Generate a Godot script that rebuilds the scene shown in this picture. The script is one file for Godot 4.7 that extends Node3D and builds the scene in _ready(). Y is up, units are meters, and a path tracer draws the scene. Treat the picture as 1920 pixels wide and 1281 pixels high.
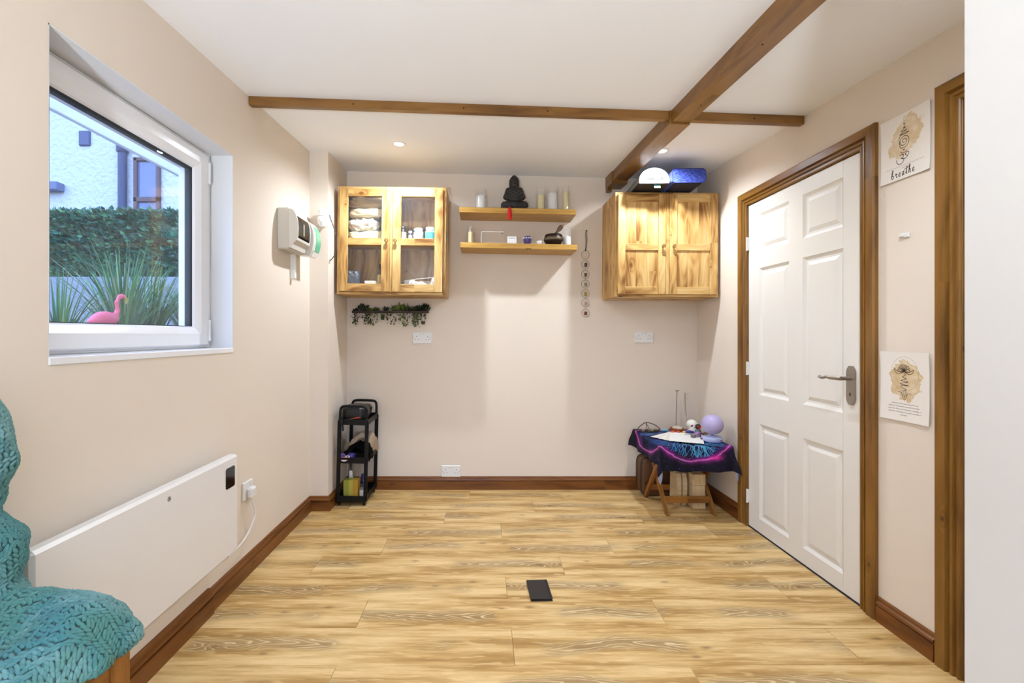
extends Node3D
# Treatment room seen towards its back wall. x right, y up, depth d = -z (camera at the origin of the floor plan).

var used := {}
var M := {}
var rng := RandomNumberGenerator.new()

# ------------------------------------------------------------------ mesh builder
class MB:
	var st := SurfaceTool.new()
	var uo := Vector2.ZERO
	var us := Vector2(1, 1)
	func _init():
		st.begin(Mesh.PRIMITIVE_TRIANGLES)
	func v(p: Vector3, n: Vector3, uv: Vector2):
		st.set_normal(n); st.set_uv(uv * us + uo); st.add_vertex(p)
	func tri(a: Vector3, b: Vector3, c: Vector3, ua := Vector2.ZERO, ub := Vector2.ZERO, uc := Vector2.ZERO):
		var n := (b - a).cross(c - a).normalized()
		v(a, n, ua); v(c, n, uc); v(b, n, ub)
	func quad(a: Vector3, b: Vector3, c: Vector3, d: Vector3, ua := Vector2(0, 0), ub := Vector2(1, 0), uc := Vector2(1, 1), ud := Vector2(0, 1)):
		tri(a, b, c, ua, ub, uc); tri(a, c, d, ua, uc, ud)
	func puv(p: Vector3, n: Vector3, g: int) -> Vector2:
		var m := n.abs()
		var ax := 0 if m.x >= m.y and m.x >= m.z else (1 if m.y >= m.z else 2)
		var o := [0, 1, 2]
		o.erase(ax)
		if o[0] == g: return Vector2(p[o[0]], p[o[1]])
		if o[1] == g: return Vector2(p[o[1]], p[o[0]])
		return Vector2(p[o[0]], p[o[1]])
	func otri(a: Vector3, b: Vector3, c: Vector3, mid: Vector3, g: int):
		var n := (b - a).cross(c - a)
		if n.dot((a + b + c) / 3.0 - mid) < 0.0:
			var t := b; b = c; c = t; n = -n
		tri(a, b, c, puv(a, n, g), puv(b, n, g), puv(c, n, g))
	func oquad(a: Vector3, b: Vector3, c: Vector3, d: Vector3, mid: Vector3, g: int):
		var n := (b - a).cross(c - a)
		if n.dot((a + b + c + d) / 4.0 - mid) < 0.0:
			var t := b; b = d; d = t; n = -n
		quad(a, b, c, d, puv(a, n, g), puv(b, n, g), puv(c, n, g), puv(d, n, g))
	# chamfered box: centre, size, grain axis, chamfer
	func box(c: Vector3, s: Vector3, g := 0, bev := 0.002):
		var h := s * 0.5
		bev = minf(bev, minf(h.x, minf(h.y, h.z)) * 0.6)
		var k := h - Vector3(bev, bev, bev)
		for ax in 3:
			var i := (ax + 1) % 3
			var j := (ax + 2) % 3
			for sg in [-1.0, 1.0]:
				var q := []
				for e in [[-1, -1], [1, -1], [1, 1], [-1, 1]]:
					var p := c
					p[ax] += sg * h[ax]; p[i] += e[0] * k[i]; p[j] += e[1] * k[j]
					q.append(p)
				oquad(q[0], q[1], q[2], q[3], c, g)
			if bev > 0.0:
				for s1 in [-1.0, 1.0]:
					for s2 in [-1.0, 1.0]:
						var q2 := []
						for e2 in [-1.0, 1.0]:
							var p1 := c
							p1[ax] += e2 * k[ax]; p1[i] += s1 * h[i]; p1[j] += s2 * k[j]
							var p2 := c
							p2[ax] += e2 * k[ax]; p2[i] += s1 * k[i]; p2[j] += s2 * h[j]
							q2.append([p1, p2])
						oquad(q2[0][0], q2[1][0], q2[1][1], q2[0][1], c, g)
		if bev > 0.0:
			for sx in [-1.0, 1.0]:
				for sy in [-1.0, 1.0]:
					for sz in [-1.0, 1.0]:
						var sv := Vector3(sx, sy, sz)
						otri(c + sv * Vector3(h.x, k.y, k.z), c + sv * Vector3(k.x, h.y, k.z), c + sv * Vector3(k.x, k.y, h.z), c, g)
	func span(a: Vector3, b: Vector3, g := 0, bev := 0.002):
		box((a + b) * 0.5, (b - a).abs(), g, bev)
	# six-sided solid from 8 corners (bottom ring a..d, top ring e..h)
	func hexa(p: Array, g := 0):
		var mid := Vector3.ZERO
		for q in p: mid += q / 8.0
		for f in [[0, 1, 2, 3], [4, 5, 6, 7], [0, 1, 5, 4], [1, 2, 6, 5], [2, 3, 7, 6], [3, 0, 4, 7]]:
			oquad(p[f[0]], p[f[1]], p[f[2]], p[f[3]], mid, g)
	# grid of points, smooth normals
	func grid(P: Array, closed := false, flip := false, uvf := Vector2(1, 1)):
		var nu := P.size()
		var nv: int = P[0].size()
		var N := []
		for i in nu:
			var row := []
			for j in nv:
				var a: Vector3 = P[i][(j + 1) % nv if closed else mini(j + 1, nv - 1)]
				var b: Vector3 = P[i][(j - 1 + nv) % nv if closed else maxi(j - 1, 0)]
				var c: Vector3 = P[mini(i + 1, nu - 1)][j]
				var d: Vector3 = P[maxi(i - 1, 0)][j]
				var n := (c - d).cross(a - b)
				if n.length() < 1e-12: n = Vector3.UP if i > nu / 2 else Vector3.DOWN
				n = n.normalized()
				row.append(-n if flip else n)
			N.append(row)
		var jm := nv if closed else nv - 1
		for i in nu - 1:
			for j in jm:
				var j2 := (j + 1) % nv
				var ua := Vector2(float(i) / (nu - 1), float(j) / jm) * uvf
				var ub := Vector2(float(i + 1) / (nu - 1), float(j) / jm) * uvf
				var uc := Vector2(float(i + 1) / (nu - 1), float(j + 1) / jm) * uvf
				var ud := Vector2(float(i) / (nu - 1), float(j + 1) / jm) * uvf
				var q := [[P[i][j], N[i][j], ua], [P[i + 1][j], N[i + 1][j], ub], [P[i + 1][j2], N[i + 1][j2], uc], [P[i][j2], N[i][j2], ud]]
				var order := [0, 1, 2, 0, 2, 3] if flip else [0, 2, 1, 0, 3, 2]
				for o in order: v(q[o][0], q[o][1], q[o][2])
	# lathe, profile (r, y) running bottom -> outside -> top -> inside
	func lathe(prof: Array, c := Vector3.ZERO, seg := 20, axis := Vector3.UP, sx := 1.0):
		var up := axis.normalized()
		var ax := up.cross(Vector3(0, 0, 1) if absf(up.z) < 0.9 else Vector3(1, 0, 0)).normalized()
		var az := ax.cross(up)
		var n := prof.size()
		for i in n - 1:
			var p: Vector2 = prof[i]
			var q: Vector2 = prof[i + 1]
			var d := q - p
			if d.length() < 1e-7: continue
			var m := Vector2(d.y, -d.x).normalized()
			var m0 := m
			var m1 := m
			if i > 0:
				var e: Vector2 = p - prof[i - 1]
				var mm := Vector2(e.y, -e.x).normalized()
				if mm.dot(m) > 0.7: m0 = (mm + m).normalized()
			if i < n - 2:
				var e2: Vector2 = prof[i + 2] - q
				var mm2 := Vector2(e2.y, -e2.x).normalized()
				if mm2.dot(m) > 0.7: m1 = (mm2 + m).normalized()
			for k in seg:
				var a0 := TAU * k / seg
				var a1 := TAU * (k + 1) / seg
				var r0 := ax * cos(a0) * sx + az * sin(a0)
				var r1 := ax * cos(a1) * sx + az * sin(a1)
				var A := c + r0 * p.x + up * p.y
				var B := c + r1 * p.x + up * p.y
				var C := c + r1 * q.x + up * q.y
				var D := c + r0 * q.x + up * q.y
				var u0 := float(k) / seg
				var u1 := float(k + 1) / seg
				var v0 := float(i) / n
				var v1 := float(i + 1) / n
				var na := (r0 * m0.x + up * m0.y).normalized()
				var nb := (r1 * m0.x + up * m0.y).normalized()
				var nc := (r1 * m1.x + up * m1.y).normalized()
				var nd := (r0 * m1.x + up * m1.y).normalized()
				if p.x > 1e-6:
					v(A, na, Vector2(u0, v0)); v(B, nb, Vector2(u1, v0)); v(C, nc, Vector2(u1, v1))
				if q.x > 1e-6:
					v(A, na, Vector2(u0, v0)); v(C, nc, Vector2(u1, v1)); v(D, nd, Vector2(u0, v1))
	func tube(pts: Array, r, seg := 8, cap := true):
		var n := pts.size()
		var fr := []
		var ref := Vector3.UP
		for i in n:
			var t: Vector3 = (pts[mini(i + 1, n - 1)] - pts[maxi(i - 1, 0)]).normalized()
			if absf(t.dot(ref)) > 0.95: ref = Vector3(1, 0, 0) if absf(t.x) < 0.8 else Vector3(0, 0, 1)
			var x := t.cross(ref).normalized()
			var y := x.cross(t).normalized()
			ref = y
			fr.append([t, x, y])
		var rad := func(i): return r[i] if r is Array else r
		var len := 0.0
		for i in n - 1:
			var l2: float = len + (pts[i + 1] - pts[i]).length()
			for k in seg:
				var a0 := TAU * k / seg
				var a1 := TAU * (k + 1) / seg
				var n00: Vector3 = fr[i][1] * cos(a0) + fr[i][2] * sin(a0)
				var n01: Vector3 = fr[i][1] * cos(a1) + fr[i][2] * sin(a1)
				var n10: Vector3 = fr[i + 1][1] * cos(a0) + fr[i + 1][2] * sin(a0)
				var n11: Vector3 = fr[i + 1][1] * cos(a1) + fr[i + 1][2] * sin(a1)
				var A: Vector3 = pts[i] + n00 * rad.call(i)
				var B: Vector3 = pts[i] + n01 * rad.call(i)
				var C: Vector3 = pts[i + 1] + n11 * rad.call(i + 1)
				var D: Vector3 = pts[i + 1] + n10 * rad.call(i + 1)
				var ku := float(k) / seg
				var kv := float(k + 1) / seg
				v(A, n00, Vector2(len, ku)); v(B, n01, Vector2(len, kv)); v(C, n11, Vector2(l2, kv))
				v(A, n00, Vector2(len, ku)); v(C, n11, Vector2(l2, kv)); v(D, n10, Vector2(l2, ku))
			len = l2
		if cap:
			for e in [0, n - 1]:
				var t2: Vector3 = fr[e][0] * (-1.0 if e == 0 else 1.0)
				for k in seg:
					var a0 := TAU * k / seg
					var a1 := TAU * (k + 1) / seg
					var A: Vector3 = pts[e] + (fr[e][1] * cos(a0) + fr[e][2] * sin(a0)) * rad.call(e)
					var B: Vector3 = pts[e] + (fr[e][1] * cos(a1) + fr[e][2] * sin(a1)) * rad.call(e)
					if e == 0: A = A + Vector3.ZERO
					if e == 0:
						v(pts[e], t2, Vector2.ZERO); v(B, t2, Vector2.ZERO); v(A, t2, Vector2.ZERO)
					else:
						v(pts[e], t2, Vector2.ZERO); v(A, t2, Vector2.ZERO); v(B, t2, Vector2.ZERO)
	# profile polygon (2D) in axes ax, ay extruded along al; s0/s1 shear the ends by profile x (mitres)
	func extrude(poly: PackedVector2Array, o: Vector3, ax: Vector3, ay: Vector3, al: Vector3, s0 := 0.0, s1 := 0.0, caps := true):
		var L := al.length()
		var ld := al / L
		var hand := ax.cross(ay).dot(ld)
		if Geometry2D.is_polygon_clockwise(poly): poly.reverse()
		var n := poly.size()
		var run := 0.0
		for i in n:
			var p := poly[i]
			var q := poly[(i + 1) % n]
			var A := o + ax * p.x + ay * p.y + ld * (s0 * p.x)
			var B := o + ax * q.x + ay * q.y + ld * (s0 * q.x)
			var C := o + ax * q.x + ay * q.y + ld * (L + s1 * q.x)
			var D := o + ax * p.x + ay * p.y + ld * (L + s1 * p.x)
			var r2 := run + p.distance_to(q)
			var ua := Vector2(s0 * p.x, run)
			var ub := Vector2(s0 * q.x, r2)
			var uc := Vector2(L + s1 * q.x, r2)
			var ud := Vector2(L + s1 * p.x, run)
			if hand > 0: quad(A, B, C, D, ua, ub, uc, ud)
			else: quad(D, C, B, A, ud, uc, ub, ua)
			run = r2
		if caps:
			var ix := Geometry2D.triangulate_polygon(poly)
			for k in range(0, ix.size(), 3):
				var pa := poly[ix[k]]
				var pb := poly[ix[k + 1]]
				var pc := poly[ix[k + 2]]
				if (pb - pa).cross(pc - pa) < 0:
					var t := pb; pb = pc; pc = t
				var f := func(p: Vector2, e: float, s: float): return o + ax * p.x + ay * p.y + ld * (e + s * p.x)
				if hand > 0:
					tri(f.call(pa, L, s1), f.call(pb, L, s1), f.call(pc, L, s1), pa, pb, pc)
					tri(f.call(pa, 0, s0), f.call(pc, 0, s0), f.call(pb, 0, s0), pa, pc, pb)
				else:
					tri(f.call(pa, L, s1), f.call(pc, L, s1), f.call(pb, L, s1), pa, pc, pb)
					tri(f.call(pa, 0, s0), f.call(pb, 0, s0), f.call(pc, 0, s0), pa, pb, pc)
	# nested rectangle rings on a plane: origin o, axes ax (w) ay (h), normal n; rings [[inset, depth], ...]; last is filled
	func rings(o: Vector3, ax: Vector3, ay: Vector3, n: Vector3, w: float, h: float, R: Array, g := 1, fill := true):
		var prev := []
		for r in R:
			var i: float = r[0]
			var dd: Vector3 = n * float(r[1])
			var cur := [o + ax * i + ay * i + dd, o + ax * (w - i) + ay * i + dd, o + ax * (w - i) + ay * (h - i) + dd, o + ax * i + ay * (h - i) + dd]
			if prev.size():
				for k in 4:
					var k2 := (k + 1) % 4
					var mid: Vector3 = (prev[k] + prev[k2] + cur[k] + cur[k2]) / 4.0 - n * 10.0
					oquad(prev[k], prev[k2], cur[k2], cur[k], mid, g)
			prev = cur
		if fill: oquad(prev[0], prev[1], prev[2], prev[3], prev[0] - n * 10.0, g)
	func add(m: Mesh, t: Transform3D):
		st.append_from(m, 0, t)
	func commit() -> ArrayMesh:
		return st.commit()

# ------------------------------------------------------------------ scene helpers
func numbered(n: String) -> String:
	if not used.has(n):
		used[n] = 0
		return n
	used[n] += 1
	return "%s_%03d" % [n, used[n]]

func tag(o: Node, label: String, category: String, group := ""):
	o.set_meta("label", label); o.set_meta("category", category)
	if group != "": o.set_meta("group", group)

func thing(called: String, label: String, category: String, at := Vector3.ZERO, group := "") -> Node3D:
	var o := Node3D.new()
	o.name = numbered(called); add_child(o); o.position = at
	tag(o, label, category, group)
	return o

func part(parent: Node, called: String, b: MB, m: Material, label := "") -> MeshInstance3D:
	var o := MeshInstance3D.new()
	o.name = called; o.mesh = b.commit(); o.material_override = m
	parent.add_child(o, true)
	if label != "": o.set_meta("label", label)
	return o

func solo(called: String, label: String, category: String, at: Vector3, b: MB, m: Material, group := "") -> MeshInstance3D:
	var o := MeshInstance3D.new()
	o.name = numbered(called); o.mesh = b.commit(); o.material_override = m
	add_child(o); o.position = at
	tag(o, label, category, group)
	return o

func struct(called: String, at := Vector3.ZERO) -> Node3D:
	var o := Node3D.new()
	o.name = called; add_child(o); o.position = at
	o.set_meta("kind", "structure")
	return o

func smesh(called: String, b: MB, m: Material) -> MeshInstance3D:
	var o := MeshInstance3D.new()
	o.name = called; o.mesh = b.commit(); o.material_override = m
	add_child(o); o.set_meta("kind", "structure")
	return o

func V(x: float, y: float, d: float) -> Vector3:
	return Vector3(x, y, -d)

func ceil_at(x: float, d: float) -> float:
	return 2.449 - 0.0263 * (x + 1.186) + 0.057 * (d - 3.0)

func mat(c: Color, rough := 0.6, spec := 0.5, metal := 0.0) -> StandardMaterial3D:
	var m := StandardMaterial3D.new()
	m.albedo_color = c; m.roughness = rough; m.metallic_specular = spec; m.metallic = metal
	return m

func tmat(t: Texture2D, rough := 0.6, tint := Color.WHITE, spec := 0.5) -> StandardMaterial3D:
	var m := mat(tint, rough, spec)
	m.albedo_texture = t
	return m

func noise(seed: int, freq := 1.0, oct := 1) -> FastNoiseLite:
	var n := FastNoiseLite.new()
	n.seed = seed; n.frequency = freq
	n.noise_type = FastNoiseLite.TYPE_SIMPLEX_SMOOTH
	n.fractal_type = FastNoiseLite.FRACTAL_FBM if oct > 1 else FastNoiseLite.FRACTAL_NONE
	n.fractal_octaves = oct
	return n

func tex(w: int, h: int, f: Callable) -> ImageTexture:
	var data := PackedByteArray()
	data.resize(w * h * 3)
	var k := 0
	for y in h:
		for x in w:
			var c: Color = f.call(x, y)
			data[k] = clampi(int(c.r * 255.0), 0, 255); data[k + 1] = clampi(int(c.g * 255.0), 0, 255); data[k + 2] = clampi(int(c.b * 255.0), 0, 255)
			k += 3
	return ImageTexture.create_from_image(Image.create_from_data(w, h, false, Image.FORMAT_RGB8, data))

# wood: grain along u; L x W metres in w x h pixels
func wood(w: int, h: int, L: float, W: float, seed: int, dark: Color, mid: Color, light: Color, ring := 14.0, warp := 1.2, fine := 0.22, blotch := 0.3, knots := []) -> ImageTexture:
	var n1 := noise(seed, 1.0, 2)
	var n2 := noise(seed + 7, 1.0)
	var n3 := noise(seed + 13, 1.0, 2)
	return tex(w, h, func(x, y):
		var u: float = x * L / w
		var vv: float = y * W / h
		var q := vv * ring + warp * n1.get_noise_2d(u * 1.4, vv * 5.0)
		var kn := 0.0
		for k in knots:
			var dx: float = (u - k[0]) / (k[2] * 2.6)
			var dy: float = (vv - k[1]) / k[2]
			q += exp(-(dx * dx + dy * dy)) * 2.0
			kn += exp(-6.0 * (dx * dx * 5.0 + dy * dy)) * 0.9 + exp(-1.2 * (dx * dx + dy * dy)) * 0.22
		var r := 0.5 + 0.5 * sin(TAU * q)
		var t := 0.55 + 0.22 * (r - 0.5) + fine * n2.get_noise_2d(u * 9.0, vv * 260.0) + blotch * n3.get_noise_2d(u * 1.6, vv * 9.0) - kn * 0.75
		t = clampf(t, 0.0, 1.0)
		return dark.lerp(mid, t * 2.0) if t < 0.5 else mid.lerp(light, t * 2.0 - 1.0))

func plank_tex(seed: int) -> ImageTexture:
	var w := 900
	var h := 144
	var n1 := noise(seed, 1.0, 2)
	var n2 := noise(seed + 3, 1.0)
	var n3 := noise(seed + 9, 1.0, 3)
	var n4 := noise(seed + 17, 1.0, 2)
	var r := RandomNumberGenerator.new()
	r.seed = seed
	var heart := 0.4 + 0.2 * r.randf()
	var kn := [[r.randf_range(0.1, 1.2), r.randf_range(0.05, 0.15), r.randf_range(0.008, 0.014)], [r.randf_range(0.1, 1.2), r.randf_range(0.03, 0.17), r.randf_range(0.006, 0.01)]]
	var base := Color(0.755, 0.60, 0.36)
	var pale := Color(0.895, 0.775, 0.56)
	var brown := Color(0.585, 0.435, 0.22)
	var grey := Color(0.52, 0.42, 0.28)
	var way := 1.0 if r.randf() < 0.5 else -1.0
	return tex(w, h, func(x, y):
		var u: float = x * 1.28 / w
		var vv: float = y * 0.2025 / h
		var c := vv - 0.2025 * (heart + 0.22 * n1.get_noise_1d(u * 1.3)) + 0.006 * n4.get_noise_2d(u * 7.0, vv * 30.0)
		# cathedral figure: nested pointed arches along the heart of the board
		var q := way * 8.0 * u + 2.5 * n1.get_noise_2d(u * 1.2, 5.0) + 1.0 * pow(absf(c) / 0.016, 1.25) + 0.45 * n4.get_noise_2d(u * 7.0, vv * 20.0)
		for k in kn:
			var dx: float = (u - k[0]) / (k[2] * 5.0)
			var dy: float = (vv - k[1]) / (k[2] * 1.6)
			q += exp(-(dx * dx + dy * dy)) * 3.0
		var zone := smoothstep(0.050, 0.016, absf(c)) * smoothstep(-0.16, 0.22, n3.get_noise_2d(u * 1.5, 7.0))
		var f := q - floorf(q)
		var line := smoothstep(0.55, 0.86, f) * smoothstep(1.0, 0.90, f)
		var fib := 0.7 * n2.get_noise_2d(u * 9.0, vv * 420.0) + 0.6 * n2.get_noise_2d(u * 30.0 + 50.0, vv * 900.0)
		var bl := n3.get_noise_2d(u * 1.1, vv * 11.0) + 0.35 * n3.get_noise_2d(u * 4.0 + 30.0, vv * 60.0) + 0.05
		var sm := n4.get_noise_2d(u * 6.0 + 11.0, vv * 40.0)
		var col := base.lerp(pale, clampf(0.30 + 1.0 * bl + 0.24 * fib, 0.0, 1.0))
		col = col.lerp(brown, clampf(-0.02 - 1.1 * bl + 0.25 * fib, 0.0, 0.8))
		col = col.lerp(pale, smoothstep(0.22, 0.55, sm) * 0.55)
		col = col.lerp(grey, zone * clampf(0.55 + 0.3 * fib, 0.0, 0.8))
		col = col.lerp(Color(0.91, 0.81, 0.63), line * zone * 0.85)
		for k in kn:
			var dx2: float = (u - k[0]) / (k[2] * 1.9)
			var dy2: float = (vv - k[1]) / (k[2] * 0.75)
			col = col.lerp(Color(0.44, 0.33, 0.20), 0.6 * exp(-(dx2 * dx2 + dy2 * dy2)))
		return col)

# soft stroke on an image (pixel units)
func dab(im: Image, p: Vector2, r: float, c: Color, a: float):
	var R := int(ceil(r + 1.0))
	for y in range(maxi(0, int(p.y) - R), mini(im.get_height(), int(p.y) + R + 1)):
		for x in range(maxi(0, int(p.x) - R), mini(im.get_width(), int(p.x) + R + 1)):
			var d := Vector2(x, y).distance_to(p)
			var k := clampf(r + 0.5 - d, 0.0, 1.0) * a
			if k > 0.0: im.set_pixel(x, y, im.get_pixel(x, y).lerp(c, k))

func stroke(im: Image, pts: Array, r: float, c: Color, a := 0.9, r2 := -1.0):
	var n := pts.size()
	for i in n - 1:
		var A: Vector2 = pts[i]
		var B: Vector2 = pts[i + 1]
		var k := maxi(1, int(A.distance_to(B) / maxf(0.6, r * 0.6)))
		for s in k:
			var t := float(i + float(s) / k) / (n - 1)
			dab(im, A.lerp(B, float(s) / k), r if r2 < 0 else lerpf(r, r2, t), c, a)

func smooth2(pts: Array, sub := 6) -> Array:
	var o := []
	var n := pts.size()
	for i in n - 1:
		for s in sub:
			var p0: Vector2 = pts[maxi(i - 1, 0)]
			o.append(pts[i].cubic_interpolate(pts[i + 1], p0, pts[mini(i + 2, n - 1)], float(s) / sub))
	o.append(pts[n - 1])
	return o

func smooth3(pts: Array, sub := 6) -> Array:
	var o := []
	var n := pts.size()
	for i in n - 1:
		for s in sub:
			o.append(pts[i].cubic_interpolate(pts[i + 1], pts[maxi(i - 1, 0)], pts[mini(i + 2, n - 1)], float(s) / sub))
	o.append(pts[n - 1])
	return o

# lumpy rounded solid
func blob(b: MB, c: Vector3, r: Vector3, e := 1.0, amp := 0.0, freq := 8.0, seed := 1, nu := 20, nv := 32, squash := Vector3.ONE):
	var n := noise(seed, 1.0, 2)
	var P := []
	for i in nu + 1:
		var th := PI * i / nu - PI / 2
		var row := []
		for j in nv:
			var ph := TAU * j / nv
			var d := Vector3(cos(th) * cos(ph), sin(th), cos(th) * sin(ph))
			var s := Vector3(signf(d.x) * pow(absf(d.x), e), signf(d.y) * pow(absf(d.y), e), signf(d.z) * pow(absf(d.z), e))
			var p := s * r
			if amp > 0.0: p += d * amp * n.get_noise_3dv((c + p) * freq * squash)
			row.append(c + p)
		P.append(row)
	b.grid(P, true, false, Vector2(1, 2))

# surface nets of an implicit solid
func solid(b: MB, f: Callable, lo: Vector3, hi: Vector3, cell: float) -> Array:
	var nx := int((hi.x - lo.x) / cell) + 1
	var ny := int((hi.y - lo.y) / cell) + 1
	var nz := int((hi.z - lo.z) / cell) + 1
	var F := PackedFloat32Array()
	F.resize(nx * ny * nz)
	var k := 0
	for z in nz:
		for y in ny:
			for x in nx:
				F[k] = f.call(lo + Vector3(x, y, z) * cell)
				k += 1
	var idx := {}
	var pos := []
	var nor := []
	var sy := nx
	var sz := nx * ny
	for z in nz - 1:
		for y in ny - 1:
			for x in nx - 1:
				var o := x + y * sy + z * sz
				var mask := 0
				for c in 8:
					if F[o + (c & 1) + ((c >> 1) & 1) * sy + ((c >> 2) & 1) * sz] < 0.0: mask |= 1 << c
				if mask == 0 or mask == 255: continue
				var sum := Vector3.ZERO
				var cnt := 0
				for c in 8:
					for ax in 3:
						if c & (1 << ax): continue
						var c2 := c | (1 << ax)
						if ((mask >> c) & 1) == ((mask >> c2) & 1): continue
						var fa := F[o + (c & 1) + ((c >> 1) & 1) * sy + ((c >> 2) & 1) * sz]
						var fb := F[o + (c2 & 1) + ((c2 >> 1) & 1) * sy + ((c2 >> 2) & 1) * sz]
						var t := fa / (fa - fb)
						var p := Vector3(c & 1, (c >> 1) & 1, (c >> 2) & 1)
						p[ax] += t
						sum += p
						cnt += 1
				var q := lo + (Vector3(x, y, z) + sum / cnt) * cell
				idx[o] = pos.size()
				pos.append(q)
				var e := cell * 0.6
				var g := Vector3(f.call(q + Vector3(e, 0, 0)) - f.call(q - Vector3(e, 0, 0)), f.call(q + Vector3(0, e, 0)) - f.call(q - Vector3(0, e, 0)), f.call(q + Vector3(0, 0, e)) - f.call(q - Vector3(0, 0, e)))
				nor.append(g.normalized())
	var st3 := [1, sy, sz]
	for z in range(1, nz - 1):
		for y in range(1, ny - 1):
			for x in range(1, nx - 1):
				var o := x + y * sy + z * sz
				for ax in 3:
					var a := F[o] < 0.0
					if a == (F[o + st3[ax]] < 0.0): continue
					var u: int = st3[(ax + 1) % 3]
					var w: int = st3[(ax + 2) % 3]
					var q := [o - u - w, o - w, o, o - u]
					var ok := true
					for e in q:
						if not idx.has(e): ok = false
					if not ok: continue
					var ord := [0, 2, 1, 0, 3, 2] if a else [0, 1, 2, 0, 2, 3]
					for e in ord:
						var id: int = idx[q[e]]
						b.v(pos[id], nor[id], Vector2(pos[id].x, pos[id].y))
	return [pos, nor]

func smin(a: float, b: float, k: float) -> float:
	var h := clampf(0.5 + 0.5 * (b - a) / k, 0.0, 1.0)
	return lerpf(b, a, h) - k * h * (1.0 - h)

func caps(p: Vector3, a: Vector3, b: Vector3, ra: float, rb: float) -> float:
	var d := b - a
	var t := clampf((p - a).dot(d) / d.length_squared(), 0.0, 1.0)
	return p.distance_to(a + d * t) - lerpf(ra, rb, t)

func elli(p: Vector3, c: Vector3, r: Vector3) -> float:
	var q := (p - c) / r
	return (q.length() - 1.0) * minf(r.x, minf(r.y, r.z))

func rot(o: Node3D, deg: Vector3):
	o.rotation_degrees = deg

# ------------------------------------------------------------------ scene
func _ready():
	rng.seed = 20240611
	setup_view()
	make_materials()
	build_shell()
	build_window()
	build_doors()
	build_beams()
	build_cabinets()
	build_shelves()
	build_wall_things()
	build_heater()
	build_armchair()
	build_trolley()
	build_table()
	build_outside()

func setup_view():
	var cam := Camera3D.new()
	cam.name = "camera"
	cam.position = Vector3(0, 1.2, 0)
	cam.near = 0.05
	cam.far = 80.0
	cam.projection = Camera3D.PROJECTION_FRUSTUM
	cam.keep_aspect = Camera3D.KEEP_HEIGHT
	cam.size = 0.05 * 1281.0 / 840.0
	cam.frustum_offset = Vector2(54.0 / 840.0 * 0.05, -12.5 / 840.0 * 0.05)
	add_child(cam)
	cam.current = true
	var env := Environment.new()
	env.background_mode = Environment.BG_SKY
	var sky := Sky.new()
	var sm := ProceduralSkyMaterial.new()
	sm.sky_top_color = Color(0.60, 0.74, 1.0)
	sm.sky_horizon_color = Color(0.74, 0.85, 1.0)
	sm.ground_horizon_color = Color(0.55, 0.58, 0.62)
	sm.ground_bottom_color = Color(0.30, 0.30, 0.32)
	sky.sky_material = sm
	env.sky = sky
	env.background_energy_multiplier = 6.0
	env.tonemap_mode = Environment.TONE_MAPPER_LINEAR
	env.tonemap_exposure = 0.93
	env.sdfgi_enabled = true
	env.ssao_enabled = true
	env.ssil_enabled = true
	var we := WorldEnvironment.new()
	we.name = "world_environment"
	we.environment = env
	add_child(we)
	# recessed ceiling downlights: two over the back of the room (one hidden by the beam), two rows behind the top of the frame
	M.lens = mat(Color(1, 0.98, 0.95), 0.3)
	M.lens.emission_enabled = true
	M.lens.emission = Color(1.0, 0.99, 0.97)
	M.lens.emission_energy_multiplier = 14.0
	M.bezel = mat(Color(0.93, 0.92, 0.90), 0.35)
	downlight(-0.54, 2.87, 2.0, "recessed white ceiling downlight glowing between the batten and the back wall")
	downlight(1.145, 2.87, 1.7, "recessed ceiling downlight hidden beside the long brown beam")
	downlight(-0.54, -0.5, 0.35, "recessed ceiling downlight above the left side, nearer than the batten")
	downlight(1.145, 1.15, 1.2, "recessed ceiling downlight by the right wall, nearer than the batten")
	floor_lamp(V(-0.45, 0, -1.38))

func floor_lamp(at: Vector3):
	# uplighter standing behind the camera, washing the ceiling
	var t := thing("uplighter_lamp", "floor-standing uplighter with a metal bowl behind the camera", "lamp", at)
	var b := MB.new()
	b.lathe([Vector2(0, 0), Vector2(0.14, 0), Vector2(0.14, 0.012), Vector2(0.02, 0.022), Vector2(0.011, 0.03), Vector2(0.011, 0.60)], Vector3.ZERO, 24)
	part(t, "stand", b, mat(Color(0.55, 0.53, 0.50), 0.4, 0.5, 0.8))
	b = MB.new()
	b.lathe([Vector2(0.0, 0.895), Vector2(0.03, 0.90), Vector2(0.12, 0.935), Vector2(0.17, 0.99), Vector2(0.165, 0.99), Vector2(0.115, 0.942), Vector2(0.0, 0.91)], Vector3(0, -0.3, 0), 28)
	part(t, "bowl", b, mat(Color(0.75, 0.74, 0.72), 0.5))
	b = MB.new()
	b.lathe([Vector2(0.10, 0.955), Vector2(0.06, 0.962), Vector2(0.0, 0.965)], Vector3(0, -0.3, 0), 24)
	var gm := mat(Color(0.95, 0.95, 0.95), 0.4)
	gm.emission_enabled = true
	gm.emission = Color(0.95, 0.98, 1.0)
	gm.emission_energy_multiplier = 3.0
	part(t, "diffuser", b, gm, "glowing white diffuser")
	var l := SpotLight3D.new()
	l.name = "lamp_light"
	l.position = Vector3(0, 0.70, 0)
	l.rotation_degrees = Vector3(90, 0, 0)
	l.spot_angle = 84.0
	l.spot_angle_attenuation = 0.4
	l.spot_range = 12.0
	l.spot_attenuation = 2.0
	l.light_color = Color(0.905, 0.95, 1.0)
	l.light_energy = 11.0
	l.light_size = 0.09
	l.shadow_enabled = true
	t.add_child(l)

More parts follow.
